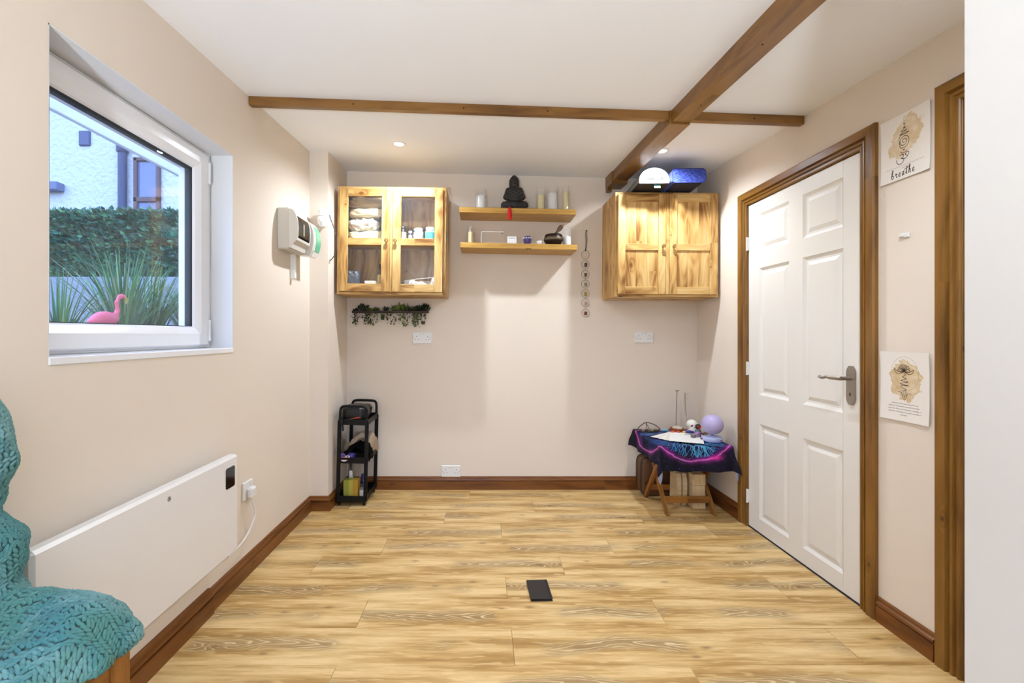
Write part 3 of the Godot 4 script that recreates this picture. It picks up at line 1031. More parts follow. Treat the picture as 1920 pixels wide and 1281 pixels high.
func build_cabinets():
	# --- left: glazed doors
	var w := 0.768
	var h := 0.764
	var dp := 0.315
	var t := thing("glazed_wall_cabinet", "oak wall cabinet with glazed doors holding linen and jars", "cabinet", V(-1.037, 1.488, DB))
	rot(t, Vector3(0, 0, -0.7))
	carcass(t, w, h, dp, 0.1)
	var mid := MB.new()
	mid.uo = Vector2(0.37, 0.2)
	mid.span(Vector3(0.02, 0.372, 0.012), Vector3(w - 0.02, 0.388, dp - 0.01), 0, 0.001)
	part(t, "inner_shelf", mid, M.oak[1])
	var dv := MB.new()
	dv.span(Vector3(w * 0.5 - 0.0085, 0.018, dp - 0.02), Vector3(w * 0.5 + 0.0085, h - 0.018, dp + 0.0165), 1, 0.001)
	part(t, "centre_post", dv, M.oak[0])
	for k in 2:
		var x0 := 0.020 if k == 0 else w * 0.5 + 0.0105
		var x1 := w * 0.5 - 0.0105 if k == 0 else w - 0.020
		var y0 := 0.020
		var y1 := h - 0.020
		var sw := 0.058
		var b := MB.new()
		b.uo = Vector2(0.2 + 0.33 * k, 0.12 + 0.2 * k)
		var z0 := dp + 0.0005
		var z1 := dp + 0.018
		b.span(Vector3(x0, y0, z0), Vector3(x0 + sw, y1, z1), 1, 0.002)
		b.span(Vector3(x1 - sw, y0, z0), Vector3(x1, y1, z1), 1, 0.002)
		b.uo = Vector2(0.05 + 0.4 * k, 0.4)
		b.span(Vector3(x0 + sw, y0, z0), Vector3(x1 - sw, y0 + 0.055, z1 - 0.0006), 0, 0.002)
		b.span(Vector3(x0 + sw, y1 - 0.052, z0), Vector3(x1 - sw, y1, z1 - 0.0006), 0, 0.002)
		b.span(Vector3(x0 + sw, 0.348, z0), Vector3(x1 - sw, 0.397, z1 - 0.0006), 0, 0.002)
		var door := part(t, "door", b, M.oak[k])
		for q in [[y0 + 0.050, 0.352], [0.393, y1 - 0.047]]:
			var g := MB.new()
			g.span(Vector3(x0 + sw - 0.004, q[0], z0 + 0.006), Vector3(x1 - sw + 0.004, q[1], z0 + 0.009), 1, 0.0)
			part(door, "pane", g, M.glass)
		knob(door, Vector3(x1 - 0.020 if k == 0 else x0 + 0.020, 0.378, z1))
	cabinet_contents()
	# --- right: panelled doors
	var w2 := 0.728
	var h2 := 0.735
	var dp2 := 0.338
	var r := thing("panelled_wall_cabinet", "knotty oak wall cabinet with two panelled doors beside the right wall", "cabinet", V(0.922, 1.468, DB))
	rot(r, Vector3(0, 0, -0.45))
	carcass(r, w2, h2, dp2, 0.33)
	var cp := MB.new()
	cp.uo = Vector2(0.6, 0.2)
	cp.span(Vector3(w2 * 0.5 - 0.0115, 0.018, dp2 - 0.02), Vector3(w2 * 0.5 + 0.0115, h2 - 0.018, dp2 + 0.0185), 1, 0.001)
	part(r, "centre_post", cp, M.oak[0])
	var ft := MB.new()
	ft.span(Vector3(0.03, -0.0, dp2 - 0.004), Vector3(0.055, 0.006, dp2 + 0.0012), 0, 0.0005)
	part(r, "maker_label", ft, M.black)
	for k in 2:
		var x0 := 0.016 if k == 0 else w2 * 0.5 + 0.0135
		var x1 := w2 * 0.5 - 0.0135 if k == 0 else w2 - 0.016
		var y0 := 0.018
		var y1 := h2 - 0.018
		var sw := 0.052
		var z0 := dp2 + 0.0005
		var z1 := dp2 + 0.020
		var b := MB.new()
		b.uo = Vector2(0.11 + 0.29 * k, 0.3 * k)
		b.span(Vector3(x0, y0, z0), Vector3(x0 + sw, y1, z1), 1, 0.002)
		b.uo = Vector2(0.33 + 0.29 * k, 0.22 + 0.3 * k)
		b.span(Vector3(x1 - sw, y0, z0), Vector3(x1, y1, z1), 1, 0.002)
		b.uo = Vector2(0.15, 0.05 + 0.3 * k)
		for q in [[y0, y0 + 0.052], [0.324, 0.370], [y1 - 0.052, y1]]:
			b.span(Vector3(x0 + sw, q[0], z0), Vector3(x1 - sw, q[1], z1 - 0.0006), 0, 0.002)
		var door := part(r, "door", b, M.oak[1 - k])
		var bw := (x1 - x0 - sw * 2) / 3.0
		for q in [[y0 + 0.048, 0.328, 0], [0.366, y1 - 0.048, 1]]:
			for c in 3:
				var g := MB.new()
				g.uo = Vector2(0.41 * c + 0.2 * q[2] + 0.17 * k, 0.13 * c + 0.07 * k)
				g.span(Vector3(x0 + sw + bw * c, q[0], z0 + 0.0005), Vector3(x0 + sw + bw * (c + 1), q[1], z0 + 0.011), 1, 0.0012)
				part(door, "panel_board", g, M.oak[(c + k) % 2])
		knob(door, Vector3(x1 - 0.024 if k == 0 else x0 + 0.024, 0.352, z1))
	# bolsters stored on top, overhanging the front
	var bo := thing("half_round_bolster", "pale grey half-round bolster with a dark underside on top of the right cabinet", "bolster", V(1.155, 2.2095, 3.215))
	rot(bo, Vector3(0, -3, -0.45))
	var half := PackedVector2Array()
	for i in 21:
		var a := PI * i / 20.0
		half.append(Vector2(cos(a) * 0.100, 0.010 + pow(sin(a), 0.8) * 0.098))
	var c1 := MB.new()
	c1.extrude(half, Vector3(0, 0, -0.22), Vector3.RIGHT, Vector3.UP, Vector3.BACK * 0.44)
	var cloth := mat(Color(0.56, 0.555, 0.55), 0.85, 0.2)
	part(bo, "cover", c1, cloth)
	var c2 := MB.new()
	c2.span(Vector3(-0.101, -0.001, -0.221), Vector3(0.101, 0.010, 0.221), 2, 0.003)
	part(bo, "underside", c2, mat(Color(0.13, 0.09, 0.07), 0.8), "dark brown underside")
	var c3 := MB.new()
	c3.span(Vector3(-0.045, 0.028, 0.219), Vector3(0.058, 0.034, 0.224), 0, 0.002)
	c3.tube(smooth3([Vector3(-0.045, 0.036, 0.221), Vector3(-0.02, 0.043, 0.232), Vector3(0.03, 0.044, 0.232), Vector3(0.058, 0.036, 0.221)], 5), 0.004, 6)
	part(bo, "handle", c3, mat(Color(0.35, 0.34, 0.34), 0.8))
	var c4 := MB.new()
	c4.span(Vector3(0.005, -0.022, 0.205), Vector3(0.045, -0.0015, 0.207), 0, 0.0)
	part(bo, "tag", c4, mat(Color(0.45, 0.72, 0.66), 0.7), "turquoise fabric tag")
	var bl := thing("blue_bolster", "royal blue velvet bolster on top of the right cabinet", "bolster", V(1.378, 2.2085, 3.215))
	rot(bl, Vector3(0, -2, -0.45))
	var rb := PackedVector2Array()
	for q in [[0.085, 0.030, 0.0], [0.085, 0.072, 1.0], [-0.085, 0.072, 2.0], [-0.085, 0.030, 3.0]]:
		for i in 6:
			var a2: float = PI / 2 * (q[2] - 1.0 + i / 5.0)
			rb.append(Vector2(q[0], q[1]) + Vector2(cos(a2), sin(a2)) * 0.026)
	var nz := noise(91, 1.0, 3)
	var velvet := tex(256, 128, func(x, y): return Color(0.13, 0.17, 0.47).lerp(Color(0.33, 0.40, 0.72), clampf(0.42 + 0.9 * nz.get_noise_2d(x * 0.035, y * 0.14), 0.0, 1.0)))
	var vm := tmat(velvet, 0.8, Color.WHITE, 0.3)
	vm.uv1_scale = Vector3(4, 8, 1)
	vm.rim_enabled = true
	vm.rim = 0.3
	var e1 := MB.new()
	e1.extrude(rb, Vector3(0, 0.002, -0.23), Vector3.RIGHT, Vector3.UP, Vector3.BACK * 0.46)
	part(bl, "cover", e1, vm)
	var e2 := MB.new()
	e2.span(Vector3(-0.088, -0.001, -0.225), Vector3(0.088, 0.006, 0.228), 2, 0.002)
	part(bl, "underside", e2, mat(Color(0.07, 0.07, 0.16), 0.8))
	var e3 := MB.new()
	var loop := []
	for p in rb: loop.append(Vector3(p.x, p.y + 0.002, 0.23))
	loop.append(loop[0])
	e3.tube(loop, 0.003, 6, false)
	part(bl, "piping", e3, mat(Color(0.14, 0.16, 0.40), 0.7))

func jar(called: String, label: String, at: Vector3, r: float, h: float, body: Color, cap: Color, band: Color, neck := 0.75, group := ""):
	var t := thing(called, label, "bottle", at, group)
	var b := MB.new()
	b.lathe([Vector2(0, 0), Vector2(r * 0.92, 0), Vector2(r, r * 0.1), Vector2(r, h * 0.66), Vector2(r * 0.93, h * 0.72), Vector2(r * neck, h * 0.78), Vector2(r * neck, h * 0.82), Vector2(0, h * 0.82)], Vector3.ZERO, 20)
	part(t, "body", b, mat(body, 0.3))
	var c := MB.new()
	c.lathe([Vector2(r * neck * 1.1, h * 0.80), Vector2(r * neck * 1.1, h * 0.98), Vector2(r * neck, h), Vector2(0, h)], Vector3.ZERO, 20)
	part(t, "cap", c, mat(cap, 0.4))
	var l := MB.new()
	l.lathe([Vector2(r * 1.004, h * 0.14), Vector2(r * 1.006, h * 0.15), Vector2(r * 1.006, h * 0.60), Vector2(r * 1.004, h * 0.61)], Vector3.ZERO, 20)
	part(t, "label_band", l, mat(band, 0.5))

func fold_stack(b: MB, c: Vector3, r: Vector3, seed: int, amp := 0.012):
	blob(b, c, r, 0.45, amp, 26.0, seed, 26, 44, Vector3(0.6, 1.8, 0.6))

func cabinet_contents():
	var linen := mat(Color(0.86, 0.80, 0.66), 0.9, 0.2)
	var beige := mat(Color(0.74, 0.64, 0.48), 0.9, 0.2)
	var knit := mat(Color(0.86, 0.82, 0.76), 0.95, 0.2)
	var dark := mat(Color(0.22, 0.20, 0.20), 0.95, 0.2)
	var ys := 1.8805
	var x0 := -1.0
	var b := MB.new()
	fold_stack(b, Vector3(0, 0.036, 0), Vector3(0.165, 0.036, 0.105), 3, 0.018)
	solo("folded_blanket", "cream blanket folded at the bottom of the linen behind the glass", "blanket", V(x0 + 0.175, ys, 3.335), b, mat(Color(0.88, 0.85, 0.70), 0.95, 0.2))
	b = MB.new()
	blob(b, Vector3(0, 0.046, 0), Vector3(0.115, 0.046, 0.10), 0.6, 0.030, 30.0, 8, 26, 44)
	solo("crumpled_throw", "off-white crumpled throw lying on the cream blanket behind the glass", "throw", V(x0 + 0.130, ys + 0.074, 3.33), b, knit)
	b = MB.new()
	blob(b, Vector3(0, 0.052, 0), Vector3(0.055, 0.054, 0.08), 0.6, 0.022, 30.0, 15)
	solo("dark_sock_bundle", "charcoal fabric bundle tucked beside the off-white throw", "fabric", V(x0 + 0.295, ys + 0.074, 3.31), b, dark)
	b = MB.new()
	fold_stack(b, Vector3(0, 0.030, 0), Vector3(0.150, 0.034, 0.10), 21, 0.014)
	solo("folded_sheet", "ivory folded sheet on top of the crumpled throw", "sheet", V(x0 + 0.175, ys + 0.176, 3.33), b, linen)
	b = MB.new()
	fold_stack(b, Vector3(0, 0.036, 0), Vector3(0.145, 0.038, 0.10), 29, 0.026)
	solo("beige_towel", "beige towel rolled on the top of the linen stack", "towel", V(x0 + 0.165, ys + 0.243, 3.335), b, beige)
	# jars on the right half of the shelf
	var yr := 1.8755
	jar("supplement_bottle", "dark supplement bottle, leftmost on the cabinet shelf", V(-0.578, yr, 3.235), 0.024, 0.105, Color(0.12, 0.10, 0.11), Color(0.10, 0.09, 0.09), Color(0.75, 0.72, 0.70))
	jar("supplement_bottle", "dark bottle behind the white jar in the glazed cabinet", V(-0.505, yr, 3.29), 0.026, 0.098, Color(0.14, 0.10, 0.12), Color(0.08, 0.08, 0.08), Color(0.55, 0.50, 0.50))
	jar("supplement_bottle", "small dark bottle with a grey label among the supplement jars", V(-0.528, yr, 3.245), 0.016, 0.075, Color(0.20, 0.18, 0.18), Color(0.85, 0.84, 0.82), Color(0.62, 0.60, 0.58))
	jar("supplement_jar", "white jar with a pink label on the cabinet shelf", V(-0.465, yr, 3.235), 0.034, 0.092, Color(0.90, 0.88, 0.86), Color(0.90, 0.89, 0.88), Color(0.89, 0.78, 0.72), 0.8)
	jar("supplement_jar", "turquoise jar with a pale lid in the middle of the cabinet shelf", V(-0.382, yr, 3.235), 0.037, 0.098, Color(0.62, 0.80, 0.80), Color(0.82, 0.90, 0.88), Color(0.33, 0.68, 0.72), 0.8)
	jar("supplement_jar", "turquoise jar half hidden by the right door stile", V(-0.296, yr, 3.235), 0.036, 0.112, Color(0.62, 0.80, 0.80), Color(0.82, 0.90, 0.88), Color(0.40, 0.72, 0.75), 0.8)
	# lower compartment
	var yl := 1.507
	jar("spray_bottle", "clear brown bottle with a dark cap in the lower left of the glazed cabinet", V(-0.735, yl, 3.22), 0.027, 0.20, Color(0.35, 0.28, 0.20), Color(0.08, 0.08, 0.08), Color(0.72, 0.62, 0.40), 0.5)
	jar("spray_bottle", "slim bottle with a dark cap beside the centre post", V(-0.690, yl, 3.20), 0.018, 0.19, Color(0.30, 0.25, 0.24), Color(0.07, 0.07, 0.07), Color(0.70, 0.66, 0.62), 0.6)
	var s := MB.new()
	for k in 3: s.span(Vector3(-0.040, 0.026 * k, -0.025), Vector3(0.040, 0.026 * k + 0.025, 0.025), 0, 0.004)
	solo("tissue_stack", "stack of white tissue packs in the lower left of the glazed cabinet", "tissues", V(-0.805, yl, 3.205), s, mat(Color(0.88, 0.86, 0.82), 0.8))
	s = MB.new()
	blob(s, Vector3(0, 0.075, 0), Vector3(0.045, 0.078, 0.05), 0.8, 0.02, 26.0, 33)
	solo("plastic_bag", "crinkled grey bag in the lower left corner of the glazed cabinet", "bag", V(-0.935, yl, 3.225), s, mat(Color(0.30, 0.31, 0.33), 0.4))
	s = MB.new()
	blob(s, Vector3(0, 0.055, 0), Vector3(0.05, 0.057, 0.035), 0.8, 0.015, 26.0, 37)
	solo("navy_pouch", "navy pouch at the foot of the slim bottles", "pouch", V(-0.715, yl, 3.285), s, mat(Color(0.16, 0.19, 0.34), 0.7))
	var tub := thing("storage_tub", "clear open tub of white items in the lower right of the glazed cabinet", "tub", V(-0.430, yl, 3.265))
	s = MB.new()
	for q in [[Vector3(-0.13, 0, -0.08), Vector3(0.13, 0.003, 0.08)], [Vector3(-0.13, 0, 0.078), Vector3(0.13, 0.075, 0.081)], [Vector3(-0.13, 0, -0.081), Vector3(0.13, 0.075, -0.078)], [Vector3(-0.132, 0, -0.08), Vector3(-0.129, 0.075, 0.08)], [Vector3(0.129, 0, -0.08), Vector3(0.132, 0.075, 0.08)]]:
		s.span(q[0], q[1], 0, 0.0)
	part(tub, "body", s, M.clear)
	s = MB.new()
	s.tube(smooth3([Vector3(-0.13, 0.076, 0.081), Vector3(-0.05, 0.088, 0.081), Vector3(0.05, 0.098, 0.081), Vector3(0.13, 0.106, 0.081)], 5), 0.0022, 6)
	part(tub, "rim", s, mat(Color(0.85, 0.85, 0.84), 0.3))
	for q in [[-0.075, 0.034, 0.042, 51], [-0.015, 0.034, 0.034, 52], [0.090, 0.036, 0.050, 53]]:
		s = MB.new()
		blob(s, Vector3(0, q[2], 0), Vector3(q[1], q[2], 0.035), 0.8, 0.014, 34.0, q[3])
		solo("cotton_bundle", ["white cotton bundle at the left end of the clear tub", "white cotton bundle in the middle of the clear tub", "white cotton bundle at the right end of the clear tub"][q[3] - 51], "bundle", V(-0.43 + q[0], yl + 0.004, 3.235), s, mat(Color(0.87, 0.83, 0.80), 0.9), "cotton bundles in the clear tub")
	s = MB.new()
	s.span(Vector3(-0.022, 0, -0.03), Vector3(0.022, 0.072, 0.03), 0, 0.003)
	solo("dark_green_box", "small dark green box left of the clear tub", "box", V(-0.592, yl, 3.22), s, mat(Color(0.20, 0.24, 0.20), 0.6))

# ------------------------------------------------------------------ floating shelves
func candle(called: String, label: String, at: Vector3, r: float, wax_h: float, glass_h: float, wax: Material):
	var t := thing(called, label, "candle", at)
	var b := MB.new()
	b.lathe([Vector2(0, 0.004), Vector2(r * 0.96, 0.004), Vector2(r, 0.008), Vector2(r, wax_h - 0.004), Vector2(r * 0.93, wax_h), Vector2(r * 0.3, wax_h - 0.003), Vector2(0, wax_h - 0.003)], Vector3.ZERO, 24)
	part(t, "wax", b, wax)
	var f := MB.new()
	f.lathe([Vector2(0, wax_h - 0.004), Vector2(0.004, wax_h - 0.003), Vector2(0.0055, wax_h + 0.005), Vector2(0.003, wax_h + 0.015), Vector2(0, wax_h + 0.020)], Vector3.ZERO, 10)
	part(t, "flame_tip", f, mat(Color(0.93, 0.88, 0.74), 0.5))
	var g := MB.new()
	var R := r + 0.005
	g.lathe([Vector2(0, 0), Vector2(R, 0), Vector2(R, glass_h), Vector2(R - 0.0018, glass_h), Vector2(R - 0.0018, 0.003), Vector2(0, 0.003)], Vector3.ZERO, 28)
	part(t, "glass_cylinder", g, M.clear)

func build_shelves():
	var tilt := -1.2
	for k in 2:
		var t := thing("floating_shelf", ["upper oak floating shelf carrying the seated statue", "lower oak floating shelf carrying the singing bowl"][k], "shelf", V(-0.174 + 0.008 * k, [2.091, 1.834][k], DB), "floating shelves")
		rot(t, Vector3(0, 0, tilt))
		var b := MB.new()
		b.uo = Vector2(0.1 + 0.4 * k, 0.1 * k)
		b.span(Vector3(0, 0, 0), Vector3(0.85, 0.039, 0.23), 0, 0.002)
		part(t, "board", b, M.shelf)
		if k == 1:
			var l := MB.new()
			l.span(Vector3(0.475, -0.0004, 0.2235), Vector3(0.515, 0.004, 0.2312), 0, 0.0005)
			part(t, "maker_label", l, M.black)
	var sl := tan(deg_to_rad(tilt))
	var yu := func(x): return 2.131 + (x + 0.174) * sl
	var yl := func(x): return 1.874 + (x + 0.166) * sl
	candle("pillar_candle", "short white candle in a glass cylinder, left end of the upper shelf", V(-0.016, yu.call(-0.016), 3.355), 0.038, 0.108, 0.158, M.white_wax)
	candle("pillar_candle", "short cream candle right of the statue on the upper shelf", V(0.430, yu.call(0.43), 3.355), 0.027, 0.128, 0.170, M.cream_wax)
	candle("pillar_candle", "wide white candle between two cream ones on the upper shelf", V(0.518, yu.call(0.518), 3.355), 0.037, 0.140, 0.190, M.white_wax)
	candle("pillar_candle", "slim tall cream candle at the right end of the upper shelf", V(0.617, yu.call(0.617), 3.355), 0.022, 0.152, 0.200, M.cream_wax)
	candle("pillar_candle", "small cream candle at the left end of the lower shelf", V(-0.098, yl.call(-0.098), 3.355), 0.021, 0.096, 0.135, M.cream_wax)
	candle("pillar_candle", "low white candle behind the singing bowl, right end of the lower shelf", V(0.632, yl.call(0.632), 3.385), 0.030, 0.082, 0.135, M.white_wax)
	statue(V(0.232, yu.call(0.232), 3.345))
	# red tassel hanging over the shelf edge
	var t := thing("red_tassel", "red silk tassel hanging over the front of the upper shelf", "tassel", V(0.191, yu.call(0.191), 3.2505))
	var b := MB.new()
	b.tube(smooth3([Vector3(0.012, 0.004, -0.05), Vector3(0.006, 0.004, -0.01), Vector3(0.0, 0.002, 0.003), Vector3(0, -0.010, 0.007)], 4), 0.003, 6)
	part(t, "cord", b, mat(Color(0.35, 0.04, 0.05), 0.7))
	b = MB.new()
	b.lathe([Vector2(0, -0.092), Vector2(0.0145, -0.090), Vector2(0.0165, -0.06), Vector2(0.013, -0.022), Vector2(0.0105, -0.018), Vector2(0.0115, -0.010), Vector2(0.006, -0.002), Vector2(0, 0)], Vector3(0, 0, 0.017), 18)
	part(t, "fringe", b, mat(Color(0.78, 0.06, 0.07), 0.75))
	# lower shelf
	t = thing("acrylic_stand", "clear acrylic display bracket on the lower shelf", "stand", V(0.067, yl.call(0.067), 3.30))
	rot(t, Vector3(0, 0, tilt))
	b = MB.new()
	b.span(Vector3(-0.082, 0, -0.002), Vector3(0.082, 0.090, 0.002), 0, 0.0005)
	part(t, "sheet", b, M.acrylic)
	b = MB.new()
	b.tube(smooth3([Vector3(-0.082, 0.002, 0), Vector3(-0.082, 0.05, 0), Vector3(-0.081, 0.08, 0), Vector3(-0.072, 0.0895, 0), Vector3(0.0, 0.0905, 0), Vector3(0.078, 0.0905, 0)], 5), 0.0022, 6)
	part(t, "edge", b, mat(Color(0.88, 0.89, 0.86), 0.25))
	b = MB.new()
	b.lathe([Vector2(0, 0.003), Vector2(0.004, 0.003), Vector2(0.004, 0.0)], Vector3(0.070, 0.080, 0.001), 10, Vector3.BACK)
	part(t, "pin", b, M.black)
	t = thing("name_card", "white folded card with a blue line on the lower shelf", "card", V(0.212, yl.call(0.212), 3.30))
	rot(t, Vector3(-12, 0, 0))
	b = MB.new()
	b.span(Vector3(-0.034, 0.012, 0), Vector3(0.034, 0.062, 0.002), 0, 0.0003)
	b.span(Vector3(-0.034, 0.0, -0.034), Vector3(0.034, 0.016, 0.0), 0, 0.0006)
	part(t, "card", b, mat(Color(0.90, 0.89, 0.87), 0.6))
	b = MB.new()
	b.span(Vector3(-0.024, 0.045, 0.0019), Vector3(0.024, 0.048, 0.0023), 0, 0.0)
	part(t, "printed_line", b, mat(Color(0.35, 0.38, 0.62), 0.6))
	t = thing("trinket_bowl", "small purple patterned trinket bowl with white dots on the lower shelf", "bowl", V(0.325, yl.call(0.325), 3.30))
	b = MB.new()
	b.lathe([Vector2(0, 0), Vector2(0.018, 0), Vector2(0.027, 0.018), Vector2(0.031, 0.04), Vector2(0.029, 0.054), Vector2(0.020, 0.064), Vector2(0.0, 0.067)], Vector3.ZERO, 24)
	part(t, "body", b, mat(Color(0.26, 0.20, 0.42), 0.35))
	b = MB.new()
	for k in 14:
		var a := TAU * k / 14.0
		blob(b, Vector3(cos(a) * 0.0305, 0.046, sin(a) * 0.0305), Vector3(0.004, 0.006, 0.004), 1.0, 0, 1, 1, 6, 8)
		blob(b, Vector3(cos(a + 0.2) * 0.0235, 0.0615, sin(a + 0.2) * 0.0235), Vector3(0.003, 0.002, 0.003), 1.0, 0, 1, 1, 6, 8)
	part(t, "dots", b, mat(Color(0.88, 0.86, 0.85), 0.4))
	b = MB.new()
	blob(b, Vector3(0, 0.016, 0), Vector3(0.024, 0.0165, 0.018), 0.7, 0.004, 30.0, 3, 10, 14)
	solo("white_stone", "flat white stone left of the singing bowl", "stone", V(0.415, yl.call(0.415), 3.30), b, mat(Color(0.88, 0.86, 0.82), 0.6))
	# singing bowl with its mallet
	b = MB.new()
	b.lathe([Vector2(0, 0.0), Vector2(0.035, 0.0), Vector2(0.055, 0.010), Vector2(0.069, 0.032), Vector2(0.071, 0.052), Vector2(0.064, 0.074), Vector2(0.060, 0.080), Vector2(0.057, 0.079), Vector2(0.062, 0.066), Vector2(0.066, 0.05), Vector2(0.062, 0.032), Vector2(0.04, 0.012), Vector2(0, 0.008)], Vector3.ZERO, 36)
	var bowl := thing("singing_bowl", "dark bronze singing bowl on the lower shelf", "bowl", V(0.520, yl.call(0.520), 3.315))
	part(bowl, "bowl", b, mat(Color(0.17, 0.12, 0.09), 0.38, 0.5, 0.6))
	b = MB.new()
	b.lathe([Vector2(0.0705, 0.034), Vector2(0.0725, 0.038), Vector2(0.0725, 0.050), Vector2(0.0705, 0.055)], Vector3.ZERO, 36)
	part(bowl, "etched_band", b, mat(Color(0.40, 0.34, 0.26), 0.5, 0.5, 0.6))
	b = MB.new()
	b.tube([Vector3(0, 0, 0), Vector3(0.022, 0.028, 0.002), Vector3(0.062, 0.078, 0.006), Vector3(0.066, 0.083, 0.006), Vector3(0.072, 0.090, 0.007), Vector3(0.090, 0.112, 0.009), Vector3(0.095, 0.118, 0.009)], [0.011, 0.0105, 0.0105, 0.011, 0.0165, 0.0165, 0.010], 14)
	solo("bowl_mallet", "wooden mallet with a felt head leaning in the singing bowl", "mallet", V(0.487, yl.call(0.487) + 0.026, 3.315), b, mat(Color(0.36, 0.27, 0.19), 0.7))

func statue(at: Vector3):
	var t := thing("seated_statue", "dark grey seated meditation statue on the upper shelf", "statue", at)
	var b := MB.new()
	var n := noise(4, 60.0)
	var f := func(p: Vector3) -> float:
		var q := Vector3(absf(p.x), p.y, p.z)
		var d := elli(p, Vector3(0, 0.098, -0.006), Vector3(0.058, 0.066, 0.042))            # torso
		d = smin(d, elli(p, Vector3(0, 0.150, -0.008), Vector3(0.052, 0.032, 0.034)), 0.02)   # chest
		d = smin(d, caps(q, Vector3(0.046, 0.158, -0.008), Vector3(0.064, 0.104, 0.004), 0.0195, 0.0175), 0.014)  # upper arm
		d = smin(d, caps(q, Vector3(0.064, 0.104, 0.004), Vector3(0.018, 0.074, 0.050), 0.0170, 0.012), 0.010)    # forearm
		d = smin(d, elli(p, Vector3(0, 0.072, 0.052), Vector3(0.026, 0.010, 0.014)), 0.006)   # hands in lap
		d = smin(d, caps(q, Vector3(0.034, 0.046, 0.0), Vector3(0.074, 0.040, 0.026), 0.032, 0.025), 0.014)       # thigh
		d = smin(d, caps(q, Vector3(0.074, 0.034, 0.028), Vector3(0.000, 0.036, 0.056), 0.024, 0.016), 0.012)     # shin
		d = smin(d, elli(p, Vector3(0, 0.020, 0.0), Vector3(0.084, 0.021, 0.060)), 0.012)     # seat
		d = smin(d, caps(p, Vector3(0, 0.170, -0.008), Vector3(0, 0.198, -0.006), 0.026, 0.022), 0.012)
		d = smin(d, elli(p, Vector3(0, 0.222, -0.003), Vector3(0.0290, 0.036, 0.030)), 0.006) # head
		d = smin(d, elli(p, Vector3(0, 0.236, -0.010), Vector3(0.0330, 0.029, 0.032)), 0.004) # hair cap
		d = smin(d, caps(q, Vector3(0.0290, 0.232, -0.012), Vector3(0.0300, 0.190, -0.012), 0.0075, 0.008), 0.006) # hair beside the neck
		d = smin(d, elli(p, Vector3(0, 0.262, -0.010), Vector3(0.014, 0.010, 0.014)), 0.010)
		d = smin(d, caps(p, Vector3(0, 0.228, 0.023), Vector3(0, 0.213, 0.029), 0.0030, 0.0048), 0.004)           # nose
		d = smin(d, caps(q, Vector3(0, 0.202, 0.0250), Vector3(0.009, 0.2025, 0.022), 0.0030, 0.002), 0.003)       # lips
		d = smin(d, caps(q, Vector3(0.005, 0.230, 0.0245), Vector3(0.020, 0.232, 0.017), 0.0028, 0.002), 0.003)    # brow
		d = maxf(d, -elli(q, Vector3(0.012, 0.223, 0.0285), Vector3(0.0085, 0.0042, 0.006)))
		d = smin(d, elli(q, Vector3(0.012, 0.2222, 0.0215), Vector3(0.0065, 0.0028, 0.003)), 0.002)
		# robe folds
		var robe := sin((p.y * 1.0 + p.x * 0.5) * 300.0) * 0.0013
		if p.y < 0.165 and p.z > -0.01: d += robe
		return maxf(d, -p.y)
	solid(b, f, Vector3(-0.108, -0.008, -0.072), Vector3(0.108, 0.280, 0.084), 0.0042)
	part(t, "figure", b, mat(Color(0.19, 0.175, 0.165), 0.55, 0.45))

# ------------------------------------------------------------------ things on the walls
func double_socket(label: String, x: float, y: float):
	var t := thing("double_socket", label, "socket", V(x, y, DB), "double sockets on the back wall")
	var b := MB.new()
	b.box(Vector3(0, 0, 0.0045), Vector3(0.148, 0.088, 0.009), 0, 0.003)
	part(t, "faceplate", b, M.white_plastic)
	b = MB.new()
	for sx in [-1.0, 1.0]:
		for q in [[0.042, 0.010, 0.0035, 0.008], [0.031, -0.013, 0.007, 0.0035], [0.053, -0.013, 0.007, 0.0035]]:
			b.box(Vector3(q[0] * sx, q[1], 0.0085), Vector3(q[2], q[3], 0.0016), 0, 0.0)
		b.lathe([Vector2(0, 0.0097), Vector2(0.0024, 0.0096), Vector2(0.0026, 0.009)], Vector3(0.064 * sx, 0, 0), 8, Vector3.BACK)
	part(t, "pin_slots", b, M.dark_slot).set_meta("kind", "stuff")
	for sx in [-1.0, 1.0]:
		b = MB.new()
		b.hexa([Vector3(sx * 0.012 - 0.006, 0.012, 0.008), Vector3(sx * 0.012 + 0.006, 0.012, 0.008), Vector3(sx * 0.012 + 0.006, 0.034, 0.008), Vector3(sx * 0.012 - 0.006, 0.034, 0.008), Vector3(sx * 0.012 - 0.006, 0.012, 0.0105), Vector3(sx * 0.012 + 0.006, 0.012, 0.0105), Vector3(sx * 0.012 + 0.006, 0.034, 0.0125), Vector3(sx * 0.012 - 0.006, 0.034, 0.0125)])
		var sw := part(t, "switch", b, M.white_plastic)
		b = MB.new()
		b.box(Vector3(sx * 0.012, 0.031, 0.0123), Vector3(0.009, 0.003, 0.0012), 0, 0.0)
		part(sw, "mark", b, mat(Color(0.45, 0.30, 0.28), 0.6))

